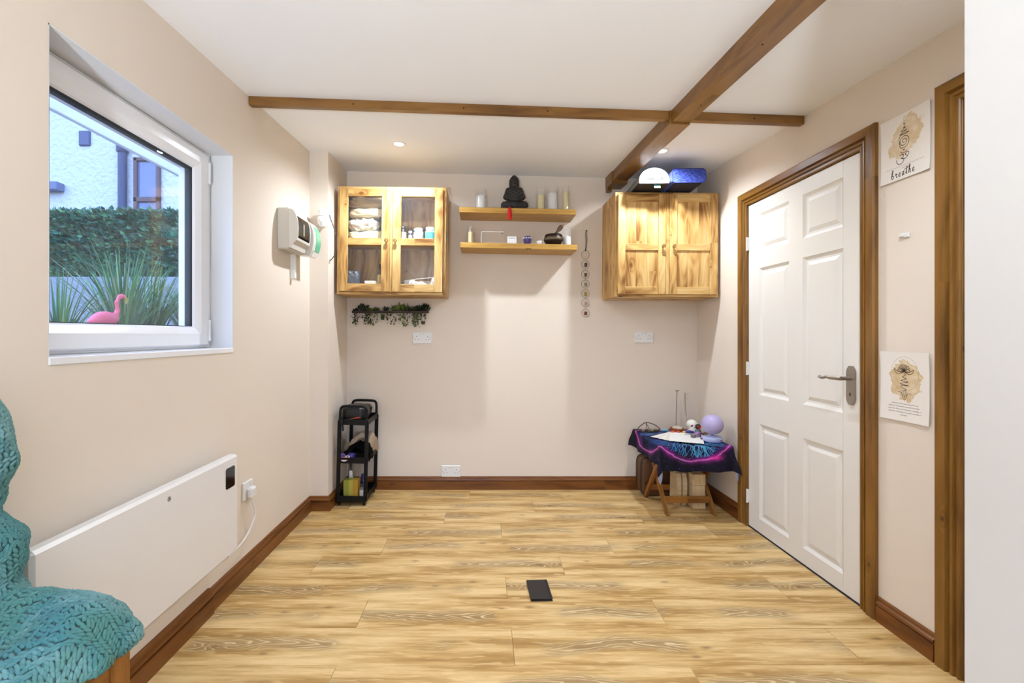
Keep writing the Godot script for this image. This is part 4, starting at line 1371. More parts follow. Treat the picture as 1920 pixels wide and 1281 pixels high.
func poster_image(kind: int) -> ImageTexture:
	var w := 416
	var h := 520 if kind == 0 else 544
	var im := Image.create(w, h, false, Image.FORMAT_RGB8)
	var paper := Color(0.915, 0.89, 0.855)
	var n := noise(200 + kind, 1.0, 4)
	var cx := 214.0
	var cy := 190.0 if kind == 0 else 225.0
	for y in h:
		for x in w:
			var c := paper
			var dx := (x - cx) / (128.0 if kind == 0 else 135.0)
			var dy := (y - cy) / (152.0 if kind == 0 else 158.0)
			if kind == 0: dx += dy * 0.35
			var r := sqrt(dx * dx + dy * dy) + 0.30 * n.get_noise_2d(x * 0.012, y * 0.012) + 0.06 * n.get_noise_2d(x * 0.06, y * 0.06)
			var a := smoothstep(1.02, 0.93, r)
			if a > 0.0:
				var wash := clampf(0.5 + 0.9 * n.get_noise_2d(x * 0.010 + 40.0, y * 0.010), 0.0, 1.0)
				var tint := Color(0.88, 0.81, 0.70).lerp(Color(0.80, 0.68, 0.50), wash)
				tint = tint.lerp(Color(0.74, 0.61, 0.40), smoothstep(0.86, 0.95, r) * 0.6)
				c = paper.lerp(tint, a * (0.95 if kind == 1 else 0.75))
			im.set_pixel(x, y, c)
	var ink := Color(0.16, 0.13, 0.12)
	var P := func(list: Array, ox: float, oy: float, sc: float) -> Array:
		var o := []
		for q in list: o.append(Vector2(ox + q[0] * sc, oy - q[1] * sc))
		return smooth2(o, 7)
	if kind == 0:
		# unalome spiral over an om
		var sp := []
		for i in 60:
			var a := i * 0.235
			var r := 6.0 + i * 0.78
			sp.append(Vector2(196 + cos(a + 1.0) * r * 0.95, 222 + sin(a + 1.0) * r * 1.05))
		stroke(im, sp, 2.2, ink)
		var lm: Vector2 = sp[59]
		stroke(im, smooth2([lm, Vector2(158, 176), Vector2(215, 166), Vector2(238, 160), Vector2(214, 156), Vector2(160, 160), Vector2(190, 148), Vector2(222, 134), Vector2(196, 138), Vector2(172, 136), Vector2(206, 118), Vector2(214, 112), Vector2(192, 116), Vector2(206, 96), Vector2(206, 84), Vector2(198, 78), Vector2(196, 92)], 6), 2.2, ink)
		for q in [[198, 62, 3.0], [198, 50, 2.2]]: dab(im, Vector2(q[0], q[1]), q[2], ink, 0.9)
		dab(im, Vector2(196, 290), 6.0, ink, 1.0)
		stroke(im, smooth2([Vector2(168, 300), Vector2(182, 312), Vector2(204, 312), Vector2(222, 300)], 6), 2.2, ink)
		stroke(im, smooth2([Vector2(160, 326), Vector2(186, 322), Vector2(192, 340), Vector2(172, 352), Vector2(194, 362), Vector2(186, 388), Vector2(156, 394), Vector2(138, 378), Vector2(134, 352)], 6), 2.4, ink)
		stroke(im, smooth2([Vector2(182, 352), Vector2(204, 362), Vector2(222, 354), Vector2(238, 326), Vector2(222, 314), Vector2(208, 330), Vector2(228, 350)], 6), 2.4, ink)
		# fine cursive line
		var gl := []
		for i in 150:
			gl.append(Vector2(46 + i * 2.15, 412 + sin(i * 0.9) * 4.6 + sin(i * 0.37) * 2.6 - (5.0 if i % 17 == 5 else 0.0)))
		stroke(im, gl, 0.7, Color(0.45, 0.40, 0.38), 0.5)
		gl = []
		for i in 34: gl.append(Vector2(176 + i * 2.0, 430 + sin(i * 1.3) * 3.4))
		stroke(im, gl, 0.7, Color(0.45, 0.40, 0.38), 0.5)
		# breathe
		var L := {
			"b": [[[0.0, 0.5], [0.28, 1.4], [0.40, 1.95], [0.28, 2.15], [0.15, 1.8], [0.08, 0.6], [0.14, 0.06], [0.36, 0.0], [0.56, 0.3], [0.5, 0.72], [0.28, 0.8], [0.12, 0.5]]],
			"r": [[[0.0, 0.5], [0.12, 1.05], [0.2, 0.82], [0.38, 0.9], [0.3, 0.4], [0.36, 0.05], [0.55, 0.15]]],
			"e": [[[0.0, 0.3], [0.3, 0.5], [0.38, 0.82], [0.22, 0.95], [0.06, 0.6], [0.1, 0.15], [0.3, 0.0], [0.55, 0.25]]],
			"a": [[[0.46, 0.8], [0.26, 0.95], [0.05, 0.6], [0.1, 0.12], [0.3, 0.12], [0.46, 0.7], [0.47, 0.92], [0.46, 0.2], [0.64, 0.08]]],
			"t": [[[0.0, 0.3], [0.2, 1.2], [0.28, 1.9], [0.2, 0.9], [0.22, 0.15], [0.42, 0.08]], [[-0.35, 1.28], [0.1, 1.40], [0.9, 1.62]]],
			"h": [[[0.0, 0.2], [0.25, 1.4], [0.32, 1.95], [0.2, 2.05], [0.12, 1.5], [0.1, 0.0]], [[0.1, 0.45], [0.3, 0.95], [0.43, 0.7], [0.42, 0.1], [0.62, 0.1]]]}
		var pen := 92.0
		for ch in "breathe":
			for st in L[ch]:
				stroke(im, P.call(st, pen, 496.0 - (pen - 92.0) * 0.03, 33.0), 2.6, Color(0.13, 0.11, 0.11))
			pen += {"b": 24.0, "r": 20.0, "e": 20.0, "a": 22.0, "t": 17.0, "h": 22.0}[ch] * 1.42
	else:
		# pale ring, lotus and line ornament
		var ring := []
		for i in 61: ring.append(Vector2(208 + cos(TAU * i / 60.0) * 118, 170 + sin(TAU * i / 60.0) * 132))
		stroke(im, ring, 0.9, Color(0.62, 0.52, 0.36), 0.5)
		for k in [-4, -3, -2, -1, 0, 1, 2, 3, 4]:
			var a: float = -PI / 2 + k * 0.36
			var ln := 66.0 - absf(k) * 3.0
			var base := Vector2(202, 150)
			var dir := Vector2(cos(a), sin(a) * 0.85)
			var side := Vector2(-dir.y, dir.x)
			stroke(im, smooth2([base, base + dir * ln * 0.55 + side * 14, base + dir * ln, base + dir * ln * 0.55 - side * 14, base], 7), 1.6, ink)
		for k in [-1, 1]:
			stroke(im, smooth2([Vector2(202, 150), Vector2(202 + k * 40, 158), Vector2(202 + k * 82, 136), Vector2(202 + k * 66, 166), Vector2(202 + k * 36, 172), Vector2(202, 152)], 7), 1.8, ink)
		stroke(im, smooth2([Vector2(196, 160), Vector2(214, 178), Vector2(190, 196), Vector2(222, 208), Vector2(176, 226), Vector2(236, 232), Vector2(172, 250), Vector2(240, 262), Vector2(188, 262), Vector2(178, 276), Vector2(222, 292), Vector2(196, 300)], 7), 2.0, ink)
		for r in [24.0, 16.0, 9.0]:
			var cr := []
			for i in 25: cr.append(Vector2(206 + cos(TAU * i / 24.0) * r, 322 + sin(TAU * i / 24.0) * r))
			stroke(im, cr, 1.2, Color(0.35, 0.30, 0.28), 0.8)
		stroke(im, smooth2([Vector2(150, 318), Vector2(166, 314), Vector2(180, 326), Vector2(206, 376), Vector2(232, 328), Vector2(248, 322), Vector2(264, 328)], 7), 1.6, Color(0.30, 0.26, 0.25))
		for q in [[206, 352, 4.0], [206, 366, 3.0], [206, 384, 2.4]]: dab(im, Vector2(q[0], q[1]), q[2], ink, 0.8)
		for row in 5:
			var x0 := [96.0, 70.0, 66.0, 70.0, 172.0][row] as float
			var x1 := [322.0, 344.0, 348.0, 350.0, 232.0][row] as float
			var gl2 := []
			var x := x0
			var i := 0
			while x < x1:
				gl2.append(Vector2(x, 408 + row * 22 + sin(i * 1.25) * 3.2 - (7.0 if (i * 7) % 23 == 3 else 0.0)))
				x += 2.3
				i += 1
				if (i * 5) % 27 == 0:
					stroke(im, gl2, 0.9, Color(0.28, 0.25, 0.25), 0.75)
					gl2 = []
					x += 6.0
			if gl2.size() > 1: stroke(im, gl2, 0.9, Color(0.28, 0.25, 0.25), 0.75)
	return ImageTexture.create_from_image(im)

func poster(label: String, kind: int, d0: float, d1: float, y0: float, y1: float):
	# sheet on the right wall: left edge (deeper) d1, right edge d0, gently curled
	var b := MB.new()
	var P := []
	for i in 13:
		var row := []
		for j in 9:
			var u := i / 12.0
			var q := j / 8.0
			var off := 0.003 + 0.004 * pow(absf(u - 0.5) * 2.0, 3.0) + 0.003 * pow(absf(q - 0.5) * 2.0, 4.0)
			row.append(V(XR - off, lerpf(y1, y0, q), lerpf(d1, d0, u)))
		P.append(row)
	b.grid(P, false, true)
	var B := []
	for i in 13:
		var row := []
		for j in 9: row.append(P[i][j] + Vector3(0.0006, 0, 0))
		B.append(row)
	b.grid(B, false, false)
	solo("art_print", label, "poster", Vector3.ZERO, b, tmat(poster_image(kind), 0.7, Color.WHITE, 0.3), "prints on the right wall")

func build_wall_things():
	double_socket("double socket under the row of hanging plants", -0.473, 1.176)
	double_socket("double socket under the panelled cabinet", 1.248, 1.182)
	double_socket("double socket just above the skirting on the back wall", -0.249, 0.142)
	poster("upper print with a beige wash, spiral symbol and the word breathe", 0, 1.660, 1.866, 1.818, 2.075)
	poster("print with a lotus on a beige wash and lines of script", 1, 1.663, 1.869, 0.858, 1.132)
	var b := MB.new()
	b.span(Vector3(-0.006, -0.009, -0.020), Vector3(0, 0.009, 0.020), 2, 0.003)
	b.span(Vector3(-0.012, -0.006, -0.018), Vector3(-0.005, 0.002, 0.004), 2, 0.002)
	var hk := solo("adhesive_hook", "small white adhesive hook on the wall between the two prints", "hook", V(XR - 0.0005, 1.592, 1.765), b, M.white_plastic)
	rot(hk, Vector3(4, 0, 0))
	# crystals on a cord
	var t := thing("crystal_hanging", "string of seven wire hoops with crystals hanging beside the panelled cabinet", "wall hanging", V(0.793, 1.2, DB))
	b = MB.new()
	b.lathe([Vector2(0, 0.02), Vector2(0.005, 0.02), Vector2(0.005, 0.017), Vector2(0.0018, 0.016), Vector2(0.0018, 0.0)], Vector3(0.007, 0.806, 0), 8, Vector3.BACK)
	part(t, "nail", b, M.black)
	b = MB.new()
	b.tube(smooth3([Vector3(0.001, 0.658, 0.008), Vector3(0.003, 0.73, 0.008), Vector3(0.000, 0.785, 0.010), Vector3(0.005, 0.809, 0.012), Vector3(0.011, 0.803, 0.012), Vector3(0.009, 0.78, 0.010), Vector3(0.013, 0.73, 0.008), Vector3(0.003, 0.662, 0.008)], 5), 0.0018, 6)
	blob(b, Vector3(0.001, 0.657, 0.008), Vector3(0.005, 0.006, 0.005), 1.0, 0, 1, 1, 8, 10)
	part(t, "cord", b, M.black)
	var wire := mat(Color(0.60, 0.52, 0.40), 0.35, 0.5, 0.8)
	var cc := [Color(0.86, 0.84, 0.80), Color(0.17, 0.07, 0.12), Color(0.42, 0.38, 0.33), Color(0.52, 0.53, 0.45), Color(0.70, 0.60, 0.27), Color(0.74, 0.60, 0.52), Color(0.45, 0.19, 0.08)]
	for k in 7:
		var y: float = (628.0 - [478.0, 496.0, 514.7, 532.8, 550.6, 568.4, 587.0][k]) * 0.004148
		b = MB.new()
		var loop := []
		for i in 25: loop.append(Vector3(sin(TAU * i / 24.0) * 0.031, y + cos(TAU * i / 24.0) * 0.031, 0.006))
		b.tube(loop, 0.0014, 6, false)
		b.tube([Vector3(0, y + 0.031, 0.006), Vector3(0, y + 0.041, 0.006)], 0.0012, 5)
		var hoop := part(t, "hoop", b, wire)
		b = MB.new()
		if k == 0:
			b.tube(smooth3([Vector3(0, y + 0.02, 0.006), Vector3(-0.010, y - 0.004, 0.006), Vector3(-0.004, y - 0.014, 0.006), Vector3(0.006, y - 0.014, 0.006), Vector3(0.011, y - 0.003, 0.006), Vector3(0, y + 0.02, 0.006)], 5), 0.0013, 5)
		else:
			blob(b, Vector3(0.002, y - 0.004, 0.008), Vector3(0.011, 0.015, 0.007), 0.8, 0.006, 60.0, 60 + k, 8, 10)
		part(hoop, "crystal", b, mat(cc[k], 0.2))
	plants()
	fuse_box()

func leaf(b: MB, p: Vector3, dir: Vector3, side: Vector3, len: float, w: float, sag := 0.0):
	var m := p + dir * len * 0.5 + Vector3(0, -sag * 0.25, 0)
	var e := p + dir * len + Vector3(0, -sag, 0)
	var n := dir.cross(side).normalized() * w * 0.25
	b.tri(p, m + side * w * 0.5 + n, e); b.tri(p, e, m - side * w * 0.5 + n)

func plants():
	var t := thing("hanging_plant_rail", "dark wooden rail of small succulents and trailing vines under the glazed cabinet", "plant rail", V(-0.715, 1.372, DB))
	var b := MB.new()
	b.span(Vector3(-0.295, -0.004, 0.001), Vector3(0.295, 0.014, 0.045), 0, 0.002)
	part(t, "rail", b, mat(Color(0.20, 0.115, 0.07), 0.6))
	var r := RandomNumberGenerator.new()
	r.seed = 77
	var greens := [mat(Color(0.16, 0.22, 0.13), 0.6), mat(Color(0.29, 0.38, 0.17), 0.6), mat(Color(0.42, 0.48, 0.20), 0.6), mat(Color(0.22, 0.27, 0.19), 0.6)]
	for g in greens:
		g.cull_mode = BaseMaterial3D.CULL_DISABLED
	var pot := mat(Color(0.30, 0.17, 0.10), 0.8)
	# x, leaf length, spread kind, green
	var up := [[-0.265, 0.03, 0, 0], [-0.205, 0.04, 1, 0], [-0.15, 0.034, 0, 2], [-0.108, 0.038, 0, 1], [-0.035, 0.042, 2, 3], [0.03, 0.052, 2, 1], [0.092, 0.048, 1, 2], [0.13, 0.02, 1, 0], [0.178, 0.036, 0, 1], [0.215, 0.03, 1, 3], [0.262, 0.04, 1, 0]]
	for u in up:
		b = MB.new()
		b.lathe([Vector2(0, 0), Vector2(0.010, 0), Vector2(0.013, 0.012), Vector2(0.011, 0.012), Vector2(0, 0.010)], Vector3(u[0], 0.014, 0.020), 12)
		var pt := part(t, "pot", b, pot)
		b = MB.new()
		var cnt := 90 if u[2] == 1 else 56
		for i in cnt:
			var a := r.randf() * TAU
			var el := r.randf_range(0.15, 1.35) if u[2] != 2 else r.randf_range(0.5, 1.45)
			var dir := Vector3(cos(a) * cos(el), sin(el), sin(a) * cos(el) * 0.7)
			var sd := dir.cross(Vector3.UP).normalized()
			var o := Vector3(u[0], 0.012, 0.026) + (Vector3(r.randf_range(-1, 1), r.randf_range(0, 1), r.randf_range(-0.3, 0.9)) * 0.030 if u[2] == 1 else Vector3(r.randf_range(-1, 1) * 0.012, 0, 0.008))
			leaf(b, o, dir, sd, u[1] * r.randf_range(0.7, 1.25), 0.016 if u[2] != 2 else 0.010, 0.006)
		part(pt, "leaves", b, greens[u[3]])
	# trailing vines: x, length, density, green
	for q in [[-0.268, 0.10, 46, 0, 0.020], [-0.235, 0.045, 5, 3, 0.004], [-0.215, 0.05, 5, 3, 0.004], [-0.172, 0.095, 70, 0, 0.026], [-0.130, 0.09, 22, 2, 0.010], [-0.104, 0.075, 14, 3, 0.003], [-0.055, 0.045, 26, 1, 0.010], [-0.022, 0.06, 6, 3, 0.004], [0.0, 0.085, 16, 0, 0.018], [0.045, 0.085, 26, 3, 0.030], [0.082, 0.06, 16, 2, 0.008], [0.106, 0.10, 34, 1, 0.009], [0.13, 0.105, 14, 3, 0.004], [0.15, 0.04, 5, 0, 0.006], [0.196, 0.105, 110, 1, 0.024], [0.24, 0.045, 8, 3, 0.008], [0.268, 0.04, 8, 3, 0.008]]:
		b = MB.new()
		b.tube(smooth3([Vector3(q[0], 0.02, 0.04), Vector3(q[0], 0.004, 0.050), Vector3(q[0] + 0.003, -q[1] * 0.5, 0.045), Vector3(q[0] - 0.002, -q[1], 0.042)], 4), 0.0008, 5)
		var vine := part(t, "vine", b, greens[q[3]])
		b = MB.new()
		for i in q[2]:
			var y: float = -q[1] * r.randf() * (1.0 if q[4] < 0.02 else r.randf_range(0.6, 1.0))
			var a := r.randf() * TAU
			var dir := Vector3(cos(a), r.randf_range(-0.9, 0.1), sin(a) * 0.5).normalized()
			leaf(b, Vector3(q[0] + r.randf_range(-1, 1) * q[4], y, 0.044), dir, dir.cross(Vector3.UP).normalized(), 0.019, 0.014, 0.003)
		part(vine, "leaves", b, greens[q[3]])
	b = MB.new()
	b.span(Vector3(-0.072, -0.056, 0.022), Vector3(-0.048, -0.020, 0.040), 1, 0.003)
	b.tube([Vector3(-0.06, -0.02, 0.03), Vector3(-0.06, 0.0, 0.03)], 0.001, 5)
	part(t, "hanging_jar", b, mat(Color(0.20, 0.25, 0.13), 0.4))
	b = MB.new()
	b.lathe([Vector2(0, -0.092), Vector2(0.012, -0.090), Vector2(0.017, -0.076), Vector2(0.014, -0.066), Vector2(0.010, -0.068), Vector2(0, -0.074)], Vector3(0.252, 0, 0.03), 14)
	for sx in [-1.0, 1.0]: b.tube([Vector3(0.252 + sx * 0.014, -0.068, 0.03), Vector3(0.252 + sx * 0.006, -0.003, 0.03)], 0.0009, 5)
	part(t, "hanging_pot", b, mat(Color(0.26, 0.23, 0.19), 0.6))

func fuse_box():
	# consumer unit on the left wall: d 2.574 .. 2.80, y 1.696 .. 1.935, local x away from the wall, z towards the camera
	var t := thing("fuse_box", "beige plastic fuse box with a smoked window on the left wall", "fuse box", V(XL, 1.696, 2.687))
	var b := MB.new()
	b.span(Vector3(0, 0, -0.113), Vector3(0.068, 0.239, 0.113), 1, 0.006)
	part(t, "casing", b, M.grey_plastic)
	var side := PackedVector2Array([Vector2(0.066, 0.010), Vector2(0.084, 0.004), Vector2(0.092, 0.030), Vector2(0.112, 0.052), Vector2(0.118, 0.075), Vector2(0.120, 0.12), Vector2(0.117, 0.165), Vector2(0.108, 0.198), Vector2(0.095, 0.222), Vector2(0.080, 0.232), Vector2(0.066, 0.228)])
	b = MB.new()
	b.extrude(side, Vector3(0, 0, 0.108), Vector3.RIGHT, Vector3.UP, Vector3.FORWARD * 0.190)
	part(t, "front_cover", b, mat(Color(0.83, 0.81, 0.775), 0.4))
	var win := PackedVector2Array([Vector2(0.1125, 0.056), Vector2(0.1195, 0.078), Vector2(0.1215, 0.12), Vector2(0.1185, 0.164), Vector2(0.1105, 0.192), Vector2(0.108, 0.192), Vector2(0.116, 0.16), Vector2(0.118, 0.12), Vector2(0.116, 0.08), Vector2(0.110, 0.056)])
	b = MB.new()
	b.extrude(win, Vector3(0, 0, 0.098), Vector3.RIGHT, Vector3.UP, Vector3.FORWARD * 0.165)
	part(t, "smoked_window", b, mat(Color(0.09, 0.075, 0.09), 0.2, 0.3), "smoked dark window")
	b = MB.new()
	b.span(Vector3(0.1195, 0.088, 0.020), Vector3(0.1235, 0.158, 0.034), 1, 0.001)
	part(t, "breaker_strip", b, mat(Color(0.72, 0.66, 0.55), 0.4))
	# end section with a green translucent flap
	var s2 := PackedVector2Array([Vector2(0.0, 0.012), Vector2(0.112, -0.004), Vector2(0.126, 0.030), Vector2(0.135, 0.072), Vector2(0.137, 0.110), Vector2(0.132, 0.150), Vector2(0.118, 0.186), Vector2(0.098, 0.208), Vector2(0.0, 0.222)])
	b = MB.new()
	b.extrude(s2, Vector3(0, 0, -0.086), Vector3.RIGHT, Vector3.UP, Vector3.FORWARD * 0.030)
	part(t, "end_cheek", b, M.grey_plastic)
	b = MB.new()
	b.extrude(s2, Vector3(0, 0, -0.118), Vector3.RIGHT, Vector3.UP, Vector3.FORWARD * 0.09)
	part(t, "flap_frame", b, M.white_plastic)
	var gm := mat(Color(0.42, 0.70, 0.56), 0.15, 0.6)
	var gwin := PackedVector2Array([Vector2(0.1275, 0.030), Vector2(0.138, 0.072), Vector2(0.1405, 0.110), Vector2(0.1345, 0.150), Vector2(0.1215, 0.184), Vector2(0.116, 0.184), Vector2(0.129, 0.148), Vector2(0.134, 0.110), Vector2(0.131, 0.072), Vector2(0.121, 0.030)])
	b = MB.new()
	b.extrude(gwin, Vector3(0, 0, -0.126), Vector3.RIGHT, Vector3.UP, Vector3.FORWARD * 0.076)
	part(t, "green_flap", b, gm, "translucent green flap")
	b = MB.new()
	b.span(Vector3(0, -0.15, -0.088), Vector3(0.030, 0.002, -0.064), 1, 0.002)
	part(t, "trunking", b, M.white_plastic)
	# motion sensor on the pillar corner
	var p := thing("motion_sensor", "white wall-mounted motion sensor on the pillar corner", "sensor", V(-1.083, 1.985, 3.06))
	b = MB.new()
	b.lathe([Vector2(0, -0.062), Vector2(0.022, -0.056), Vector2(0.034, -0.030), Vector2(0.036, -0.005), Vector2(0.036, 0.050), Vector2(0.033, 0.056), Vector2(0, 0.058)], Vector3(0, 0, 0.036), 24)
	part(p, "housing", b, M.white_plastic)
	b = MB.new()
	blob(b, Vector3(-0.004, -0.012, 0.062), Vector3(0.021, 0.026, 0.016), 1.0, 0, 1, 1, 14, 20)
	part(p, "lens", b, mat(Color(0.88, 0.87, 0.85), 0.45))
	b = MB.new()
	b.lathe([Vector2(0.0362, 0.008), Vector2(0.0368, 0.010), Vector2(0.0362, 0.012)], Vector3(0, 0, 0.036), 24)
	part(p, "seam", b, mat(Color(0.6, 0.58, 0.56), 0.6))
	b = MB.new()
	b.tube(smooth3([V(-1.047, 2.015, 3.05), V(-1.044, 1.99, 3.07), V(-1.030, 1.94, 3.09), V(-1.014, 1.88, 3.09), V(-1.008, 1.81, 3.085), V(-1.016, 1.76, 3.08), V(-1.040, 1.72, 3.075), V(-1.056, 1.705, 3.07)], 6), 0.0032, 6)
	solo("sensor_cable", "loose dark cable curling down from the motion sensor", "cable", Vector3.ZERO, b, mat(Color(0.22, 0.20, 0.19), 0.6))

# ------------------------------------------------------------------ panel heater and its socket
func build_heater():
	var t := thing("panel_heater", "white electric panel heater mounted low under the window", "heater", V(-1.10, 0.237, 1.552))
	# local: x 0 is the front face, wall at -0.086; z towards the camera; size 0.92 x 0.43
	var b := MB.new()
	b.box(Vector3(-0.022, 0.215, 0), Vector3(0.044, 0.43, 0.92), 2, 0.009)
	part(t, "body", b, mat(Color(0.90, 0.885, 0.875), 0.28, 0.5))
	b = MB.new()
	b.box(Vector3(-0.060, 0.215, 0), Vector3(0.034, 0.36, 0.80), 2, 0.003)
	part(t, "back_casing", b, mat(Color(0.78, 0.77, 0.77), 0.5))
	b = MB.new()
	for z in [-0.3, 0.3]: b.box(Vector3(-0.0815, 0.215, z), Vector3(0.009, 0.3, 0.05), 1, 0.001)
	part(t, "wall_bracket", b, M.grey_plastic)
	# control display with rounded corners
	var poly := PackedVector2Array()
	for q in [[1, 1, 0], [-1, 1, 1], [-1, -1, 2], [1, -1, 3]]:
		for i in 5:
			var a: float = PI / 2 * (q[2] + i / 4.0)
			poly.append(Vector2(q[0] * 0.025, q[1] * 0.036) + Vector2(cos(a), sin(a)) * 0.009)
	b = MB.new()
	b.extrude(poly, Vector3(0, 0.343, -0.396), Vector3.BACK, Vector3.UP, Vector3.RIGHT * 0.0016)
	part(t, "display", b, mat(Color(0.05, 0.04, 0.035), 0.08, 0.6), "glossy black control display")
	b = MB.new()
	b.lathe([Vector2(0.0, 0.0008), Vector2(0.0085, 0.0008), Vector2(0.0095, 0.0)], Vector3(0, 0.388, -0.018), 20, Vector3.RIGHT)
	var lg := part(t, "emblem", b, mat(Color(0.62, 0.60, 0.58), 0.4))
	b = MB.new()
	b.hexa([Vector3(0.0008, 0.382, -0.023), Vector3(0.0013, 0.382, -0.023), Vector3(0.0013, 0.383, -0.0255), Vector3(0.0008, 0.383, -0.0255), Vector3(0.0008, 0.394, -0.011), Vector3(0.0013, 0.394, -0.011), Vector3(0.0013, 0.395, -0.0135), Vector3(0.0008, 0.395, -0.0135)])
	part(lg, "slash", b, mat(Color(0.30, 0.29, 0.28), 0.5))
	# socket on the left wall
	var s := thing("wall_socket", "single white socket with a plug beside the heater", "socket", V(XL, 0.425, 2.243))
	b = MB.new()
	b.box(Vector3(0.006, 0, 0), Vector3(0.012, 0.088, 0.088), 2, 0.003)
	part(s, "faceplate", b, M.white_plastic)
	b = MB.new()
	b.box(Vector3(0.0128, 0.026, -0.018), Vector3(0.004, 0.02, 0.012), 2, 0.001)
	part(s, "switch", b, M.white_plastic)
	var p := thing("plug", "white three-pin plug with its flex in the socket by the heater", "plug", V(XL + 0.012, 0.414, 2.243))
	b = MB.new()
	b.box(Vector3(0.015, 0, 0), Vector3(0.030, 0.052, 0.050), 2, 0.008)
	part(p, "plug_body", b, M.white_plastic)
	b = MB.new()
	b.tube(smooth3([Vector3(0.014, -0.024, 0.0), Vector3(0.016, -0.06, -0.01), Vector3(0.018, -0.115, -0.030), Vector3(0.016, -0.165, 0.0), Vector3(0.014, -0.205, 0.06), Vector3(0.012, -0.222, 0.13), Vector3(0.010, -0.225, 0.20)], 6), 0.0042, 8)
	part(p, "flex", b, M.white_plastic)
	b = MB.new()
	b.lathe([Vector2(0, 0.0306), Vector2(0.003, 0.0303)], Vector3.ZERO, 8, Vector3.RIGHT)
	part(p, "screw", b, mat(Color(0.6, 0.58, 0.55), 0.4))
	# notebook on the floor
	var k := thing("notebook", "small black notebook lying on the floorboards", "notebook", V(0.262, 0.0, 2.094))
	k.rotation_degrees = Vector3(0, 2.0, 0)
	b = MB.new()
	b.span(Vector3(-0.046, 0.0015, -0.075), Vector3(0.046, 0.0105, 0.075), 0, 0.001)
	part(k, "pages", b, mat(Color(0.10, 0.08, 0.08), 0.7))
	b = MB.new()
	b.span(Vector3(-0.049, 0.0105, -0.078), Vector3(0.049, 0.0130, 0.078), 0, 0.001)
	b.span(Vector3(-0.049, 0.0, -0.078), Vector3(0.049, 0.0018, 0.078), 0, 0.0008)
	b.span(Vector3(-0.050, 0.0, -0.078), Vector3(-0.0465, 0.0130, 0.078), 2, 0.001)
	part(k, "cover", b, mat(Color(0.10, 0.072, 0.070), 0.5))
	b = MB.new()
	b.span(Vector3(0.038, 0.0125, -0.0785), Vector3(0.042, 0.0138, 0.0785), 2, 0.0004)
	part(k, "elastic", b, M.black)

# ------------------------------------------------------------------ armchair with the teal throw
func knit_textures() -> Array:
	var n := noise(300, 1.0, 3)
	var n2 := noise(310, 1.0, 2)
	var size := 256
	var rows := 15.0
	var cols := 11.0
	var hgt := func(x, y) -> float:
		var u: float = x * cols / size
		var vv: float = y * rows / size
		var fu := u - floorf(u)
		# V-shaped stitches: two slanted legs per column
		var leg := absf(fu - 0.5) * 2.0
		var ph := vv + leg * 0.75 + 0.25 * n.get_noise_2d(x * 0.03, y * 0.03)
		var fv := ph - floorf(ph)
		var yarn := sqrt(maxf(0.0, 1.0 - pow((fv - 0.5) * 2.05, 2.0)))
		var cut := smoothstep(0.0, 0.16, minf(leg, 1.0 - leg) + 0.04)
		return clampf(yarn * cut + 0.25 * n2.get_noise_2d(x * 0.25, y * 0.25), 0.0, 1.0)
	var col := tex(size, size, func(x, y):
		var m := clampf(0.5 + 0.9 * n.get_noise_2d(x * 0.012, y * 0.035) + 0.5 * n2.get_noise_2d(x * 0.08, y * 0.12), 0.0, 1.0)
		var c := Color(0.26, 0.50, 0.52).lerp(Color(0.43, 0.63, 0.64), m)
		var g := clampf(0.4 + 1.2 * n.get_noise_2d(x * 0.02 + 90.0, y * 0.02), 0.0, 1.0)
		return c.lerp(Color(0.33, 0.50, 0.45), g * 0.35))
	var ht := tex(size, size, func(x, y):
		var v: float = hgt.call(x, y)
		return Color(v, v, v))
	return [col, ht]

